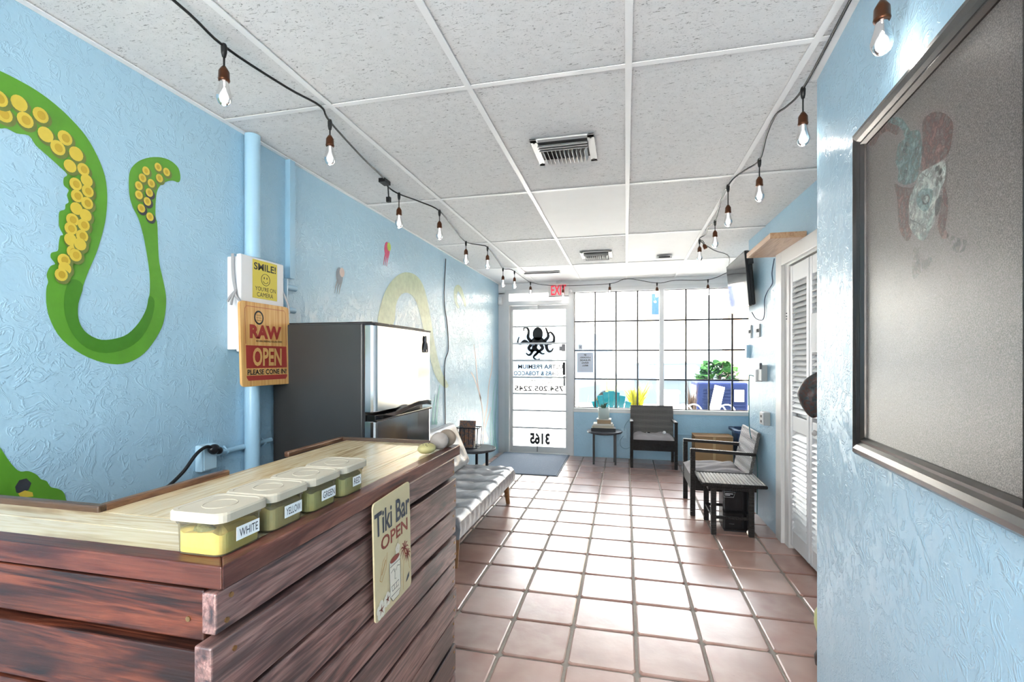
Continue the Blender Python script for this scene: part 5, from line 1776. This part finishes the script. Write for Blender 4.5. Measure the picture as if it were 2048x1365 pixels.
H3 = [(.667, 2.067, 2.143), (.682, 2.75, 2.145), (.60, 3.117, 2.118), (.656, 3.882, 2.161), (.628, 4.466, 2.177)]
sr = thing('string_lights', 'string of clear bulbs along the right side of the ceiling', 'string lights', (.65, 3.2, CZ - .02), group='clear bulb string lights')
cr_ = [(.50, .5, 2.37), (.60, 1.1, 2.372), (.645, 1.664, 2.372), (.667, 2.067, 2.366), (.650, 2.20, 2.368), (.632, 2.284, 2.376), (.640, 2.45, 2.368), (.682, 2.75, 2.364), (.65, 2.9, 2.374), (.615, 3.02, 2.376), (.60, 3.117, 2.364), (.612, 3.35, 2.372), (.624, 3.505, 2.376), (.656, 3.882, 2.364), (.64, 4.1, 2.374), (.655, 4.32, 2.372), (.628, 4.466, 2.364), (.80, 4.80, 2.34), (1.02, 5.25, 2.36), (1.18, 6.20, 2.36)]
MB().tube(spline(cr_, 5), .0045, 6).build('cable', m_cable, sr)
for x, y, zb in H3:
    pendant(sr, (x, y, 2.362), zb)
pendant(sr, (.600, 1.330, 2.362), 2.05)
es = inst('lamp_socket', sock_me, sr, INV[sr.name] @ Vector((.70, 4.60, 2.315)), (0, R(-25), 0))
MB().tube(spline([(.628, 4.47, 2.36), (.66, 4.53, 2.372), (.685, 4.58, 2.36)], 4), .0032, 6).build('drop_cord', m_cable, sr)

# unseen ceiling panels added behind the viewpoint as fill light
m_diff = glow('fill_diffuser', '#ffffff', 3.0)
for k, (x, y) in enumerate(((-.904, -1.25), (-.295, -1.25))):
    t = thing('fill_light', ('added fill light panel nearer the left wall, behind the viewpoint', 'added fill light panel near the middle, behind the viewpoint')[k], 'fill light', (x, y, CZ - .01), group='added fill panels')
    MB().box(x - .29, x + .29, y - .59, y + .59, CZ - .006, CZ - .002).build('diffuser', m_diff, t)
    MB().box(x - .305, x + .305, y - .605, y - .59, CZ - .010, CZ).box(x - .305, x + .305, y + .59, y + .605, CZ - .010, CZ).box(x - .305, x - .29, y - .59, y + .59, CZ - .010, CZ).box(x + .29, x + .305, y - .59, y + .59, CZ - .010, CZ).build('frame', m_tee, t)
    area_light('fill_lamp', (x, y, CZ - .02), (0, 0, -1), .58, 1.18, FILL_W, (1, .98, .95))

# ------------------------------------------------------------------ notice on the window
pn = thing('paper_notice', 'paper notice taped inside the window by the door', 'notice', (-.54, 6.63, 1.14))
MB().box(-.651, -.434, 6.642, 6.6432, 1.142, 1.410).build('sheet', plain('notice_paper', '#e3e9f5', .7, var=.02), pn)
for q, wd in enumerate(('IF', 'LOCKED,', 'PLEASE', 'RING', 'BELL')):
    ww = (.03, .145, .14, .09, .08)[q]
    text(wd, (-.543 + ww / 2, 6.6415, 1.368 - q * .036), (-1, 0, 0), (0, 0, 1), ww, .022, m_ink, pn, bold=.02)
st_ = thing('window_sticker', 'small square sticker on the window above the paper notice', 'sticker', (-.6, 6.66, 1.46))
MB().box(-.632, -.582, 6.661, 6.6625, 1.455, 1.52).build('film', plain('sticker_grey', '#d5d8e0', .6), st_)
MB().flat([(-.607 + .016 * (1 if i % 2 == 0 else .45) * math.sin(i * math.pi / 5), 6.6605, 1.488 + .016 * (1 if i % 2 == 0 else .45) * math.cos(i * math.pi / 5)) for i in range(10)]).build('star_print', plain('star_grey', '#8890a4', .6), st_)

# ------------------------------------------------------------------ outside the shop
m_conc = plain('pale_concrete', '#e6e2da', .8, var=.06, scale=2, bump=.2)
m_ext_w = plain('white_stucco', '#f0eee8', .8, var=.03, bump=.2)
m_ext_y = plain('cream_stucco', '#ece2c8', .8, var=.05)
m_ext_o = plain('peach_stucco', '#cfa585', .8, var=.08)
m_tealp = plain_matt('teal_plastic', '#004750', .4, var=.06)
m_acb = plain_matt('ac_blue_grey', '#141d3d', .5, var=.08)
m_tan = plain('taupe', '#9b8578', .7)
gp = MB().box(-30, 30, 6.83, 40, -.20, -.04).build('pavement', m_conc, recenter=False)
tag(gp, 'pale sunlit pavement outside the shop window', 'pavement', kind='structure')
gp2 = MB().box(-30, 30, -40, -2.5, -.20, -.04).build('pavement', m_conc, recenter=False)
tag(gp2, 'pale pavement behind the shop', 'pavement', kind='structure')

bd_ = thing('building', 'white shop building across the pavement seen through the window', 'building', (-1, 17, 0))
MB().box(-9, 2.4, 17, 19, -.04, 4.6).build('wall', m_ext_w, bd_)
MB().box(-9, 2.5, 16.4, 17.0, 2.75, 3.0).build('awning', m_ext_w, bd_)
m_gl_out = plain('shop_glass', '#5d7186', .3, spec=.2)
for x in (-7.5, -5.4, -3.3, -1.2):
    f = MB().box(x - .85, x + .85, 16.93, 17.02, .5, 2.3).build('window', m_ext_w, bd_)
    MB().box(x - .75, x + .75, 16.90, 16.93, .6, 2.2).build('pane', m_gl_out, f)
MB().box(.2, 1.9, 16.9, 17.02, 1.9, 2.6).build('sign_panel', m_ext_y, bd_)
b2 = thing('building', 'cream and peach arcade building at the side of the window view', 'building', (4, 14, 0))
MB().box(3.3, 9, 14.6, 17, -.04, 4.5).build('wall', m_ext_y, b2)
MB().box(2.72, 3.02, 13.9, 14.3, -.04, 2.50).build('column', m_ext_o, b2)
MB().box(2.60, 2.74, 13.95, 14.25, -.04, 2.50).build('column', m_tan, b2)
MB().box(2.5, 9, 13.7, 14.7, 2.50, 2.75).build('canopy', m_ext_o, b2)
for x in (3.5, 4.4):
    for z in (.9, 1.25, 1.6):
        MB().box(x - .16, x + .16, 14.55, 14.62, z - .13, z + .13).build('window', m_tan, b2)
bn = thing('banner', 'small pale blue banner hanging outside the top of the window', 'banner', (.43, 7.6, 2.0))
MB().box(.385, .495, 7.59, 7.60, 2.0, 2.31).build('cloth', plain_matt('banner_blue', '#3a568f', .7), bn)
MB().cyl((.37, 7.595, 2.315), (.52, 7.595, 2.315), .007, n=8).build('rod', m_grey_metal, bn)
MB().box(.475, .50, 7.60, 7.80, 2.295, 2.36).build('bracket', m_tan, bn)
MB().cyl((.487, 7.7, -.04), (.487, 7.7, 2.35), .02, n=10).build('post', m_ext_w, bn)


def adirondack(label, loc, rz):
    t = thing('garden_chair', label, 'chair', loc, rz, group='teal slatted garden chairs')
    # back fan of slats, seen from behind
    for k in range(7):
        a = (k - 3) / 3
        x0, x1 = a * .16, a * .255
        top = .875 - .16 * a * a
        mb = MB()
        wd0, wd1 = .026, .0415
        mb.add([(x0 - wd0, .02, .30), (x0 + wd0, .02, .30), (x1 + wd1, -.14, top - .012 * a), (x1 - wd1, -.14, top + .012 * a), (x0 - wd0, .04, .30), (x0 + wd0, .04, .30), (x1 + wd1, -.12, top - .012 * a), (x1 - wd1, -.12, top + .012 * a)],
               [(0, 1, 2, 3), (7, 6, 5, 4), (0, 4, 5, 1), (1, 5, 6, 2), (2, 6, 7, 3), (3, 7, 4, 0)])
        mb.build('back_slat', m_tealp, t, world=False)
    MB().box(-.24, .24, -.085, -.065, .52, .57).build('back_rail', m_tealp, t, world=False)
    for k in range(5):
        MB().bar((-.25, .08 + k * .10, .30 + .014 * k), (.25, .08 + k * .10, .30 + .014 * k), .085, .02).build('seat_slat', m_tealp, t, world=False)
    for s in (-1, 1):
        MB().box(s * .30 - .05, s * .30 + .05, -.10, .52, .54, .565).build('armrest', m_tealp, t, world=False)
        MB().box(s * .27 - .02, s * .27 + .02, .44, .52, 0, .54).build('leg', m_tealp, t, world=False)
        MB().bar((s * .25, -.22, .03), (s * .25, .46, .34), .03, .09).build('leg', m_tealp, t, world=False)
    return t


adirondack('teal slatted garden chair outside, behind the potted plant', (-.215, 7.62, -.04), 0)
adirondack('teal slatted garden chair outside at the right edge of the window', (2.10, 7.58, -.04), R(25))

# air conditioner
ac = thing('condenser_unit', 'blue grey air conditioning unit with louvered sides outside', 'air conditioner', (1.62, 9.2, -.04))
MB().box(1.20, 2.02, 8.85, 9.6, -.04, .92).build('cabinet', m_acb, ac, bevel=.03, seg=3)
m_acl = plain_matt('ac_louver', '#121a34', .5)
for k in range(15):
    MB().box(1.30, 1.98, 8.835, 8.85, .03 + k * .055, .055 + k * .055).build('louver', m_acl, ac)
for k in range(6):
    MB().box(1.18, 1.20, 8.93 + k * .1, 8.97 + k * .1, .62, .86).build('louver', m_ext_w, ac)
MB().box(1.80, 1.95, 8.82, 8.837, .60, .80).build('data_plate', m_ext_w, ac)
tag(MB().bar((1.33, 8.55, -.03), (1.56, 8.78, .86), .02, .16, (1, 0, 0)).build('white_board', m_ext_w), 'white board leaning on the air conditioning unit', 'board')

# bike hoops
m_hoop = plain('galvanised', '#c2c6ce', .3, metal=.6)
for k, x in enumerate((.88, 1.03, 1.38, 1.52)):
    pts = [(x - .12, 7.9 + .03 * k, -.04), (x - .12, 7.9 + .03 * k, .45)] + [(x + .12 * math.cos(R(a)), 7.9 + .03 * k, .50 + .12 * math.sin(R(a))) for a in range(180, -1, -20)][0:] + [(x + .12, 7.9 + .03 * k, -.04)]
    tag(MB().tube(pts, .010, 8).build('bike_hoop', m_hoop), ('metal hoop outside nearest the brown spiky plant', 'metal hoop outside just before the blue unit', 'metal hoop outside below the data plate', 'metal hoop outside beside the teal chair edge')[k], 'hoop', 'metal hoops outside the window')

# planters and plants
m_leaf = plain_matt('leaf_green', '#25481a', .5, var=.3, scale=20)
m_leaf2 = plain_matt('leaf_dark', '#193a17', .5, var=.3, scale=20)
m_ygrass = plain_matt('yellow_grass', '#777512', .5, var=.25)
m_bgrass = plain_matt('brown_grass', '#3a2f27', .6, var=.3)
m_pgrass = plain_matt('pale_grass', '#5f653f', .6, var=.3)
m_pot = plain('white_planter', '#ecebe6', .6)


def grass(label, x, y, z0, n, hgt, spread, m, cat='plant', pot=.16, ph=.36, wd=.016):
    t = thing('grass_plant', label, cat, (x, y, -.04))
    rr = random.Random(int(x * 100 + y * 17))
    if pot:
        MB().lathe([(0, 0), (pot * .8, 0), (pot, ph), (pot * .9, ph), (pot * .88, ph - .03), (0, ph - .03)], (0, 0, 0), 16).build('planter', m_pot, t, world=False)
    for k in range(n):
        a = rr.uniform(0, 6.28)
        r0 = rr.uniform(0, .06)
        ln_ = hgt * rr.uniform(.6, 1.0)
        lean = spread * rr.uniform(.2, 1)
        p0 = Vector((r0 * math.cos(a), r0 * math.sin(a), z0))
        p1 = p0 + Vector((lean * .35 * math.cos(a), lean * .35 * math.sin(a), ln_ * .6))
        p2 = p0 + Vector((lean * math.cos(a), lean * math.sin(a), ln_ * rr.uniform(.75, 1)))
        mb = MB()
        ribbon(mb, [p0, (p0 + p1) / 2, p1, p2], (-math.sin(a * 1.7), math.cos(a * 1.7), .2), [wd, wd * 1.1, wd * .8, .002])
        mb.build('leaf', m, t, world=False)
    return t


grass('bright yellow green grass clump in a pot outside the window', .17, 8.6, .30, 130, .74, .22, m_ygrass, wd=.026)
grass('pale wispy grass plant outside near the door post', -.72, 8.6, 0.0, 45, .85, .35, m_pgrass, pot=0)
grass('tall pale grass far outside behind the teal chair', -.30, 10.5, .4, 40, 1.0, .4, m_pgrass)
grass('brown spiky plant outside beside the air conditioning unit', 1.08, 8.55, .15, 60, .95, .10, m_bgrass, pot=.14, ph=.2)

sh = thing('shrub', 'round leaved green shrub rising behind the air conditioning unit', 'plant', (1.72, 9.9, -.04))
MB().lathe([(0, 0), (.22, 0), (.26, .5), (.24, .5), (0, .47)], (0, 0, 0), 16).build('planter', m_pot, sh, world=False)
for k in range(5):
    a = k * 1.26
    MB().tube(spline([(0, 0, .45), (.06 * math.cos(a), .06 * math.sin(a), .8), (.22 * math.cos(a), .12 * math.sin(a), 1.1 + .05 * k)], 4), .014, 6).build('stem', m_bgrass, sh, world=False)
rr = random.Random(5)
for k in range(170):
    a, b = rr.uniform(0, 6.28), rr.uniform(-.3, 1.0)
    r = .40 * math.sqrt(max(.05, 1 - b * b * .8)) * rr.uniform(.5, 1)
    c = Vector((r * math.cos(a), r * .6 * math.sin(a), .98 + .33 * b))
    tx = Matrix.Rotation(rr.uniform(0, 6.28), 3, 'Z') @ Matrix.Rotation(rr.uniform(.2, 1.2), 3, 'X')
    s = rr.uniform(.055, .095)
    MB().flat([c + tx @ Vector((s * math.cos(t_ * .785), s * .8 * math.sin(t_ * .785), .01 * math.cos(t_ * 1.57))) for t_ in range(8)]).build('leaf', m_leaf if k % 2 else m_leaf2, sh, world=False)
wp = thing('planter_box', 'large white planter block outside behind the window post', 'planter', (.73, 8.92, -.04))
MB().box(.56, .90, 8.75, 9.1, -.04, .72).build('body', m_pot, wp, bevel=.02)
MB().box(.54, .92, 8.73, 9.12, .72, .77).build('cap', m_pot, wp, bevel=.01)
pk = thing('parked_car', 'pale blue car parked far across the pavement', 'car', (.95, 12.5, -.04))
m_tyre = plain_matt('tyre_rubber', '#0b0b0c')
m_car = plain('car_paint', '#434c52', .4, spec=.1)
MB().prism([(-2.1, .30), (-2.1, .70), (-1.4, .82), (-.9, 1.28), (.7, 1.30), (1.3, .88), (2.0, .80), (2.1, .32)], lambda u, v, a: (u, a, v), -.8, .8).build('body', m_car, pk, world=False, bevel=.05, seg=3)
MB().prism([(-1.2, .86), (-.82, 1.22), (.62, 1.24), (1.05, .88)], lambda u, v, a: (u, a, v), -.81, .81).build('glass', m_gl_out, pk, world=False)
for x in (-1.35, 1.3):
    for y in (-.72, .72):
        MB().cyl((x, y - .1, .31), (x, y + .1, .31), .31, n=18).build('wheel', m_tyre, pk, world=False)
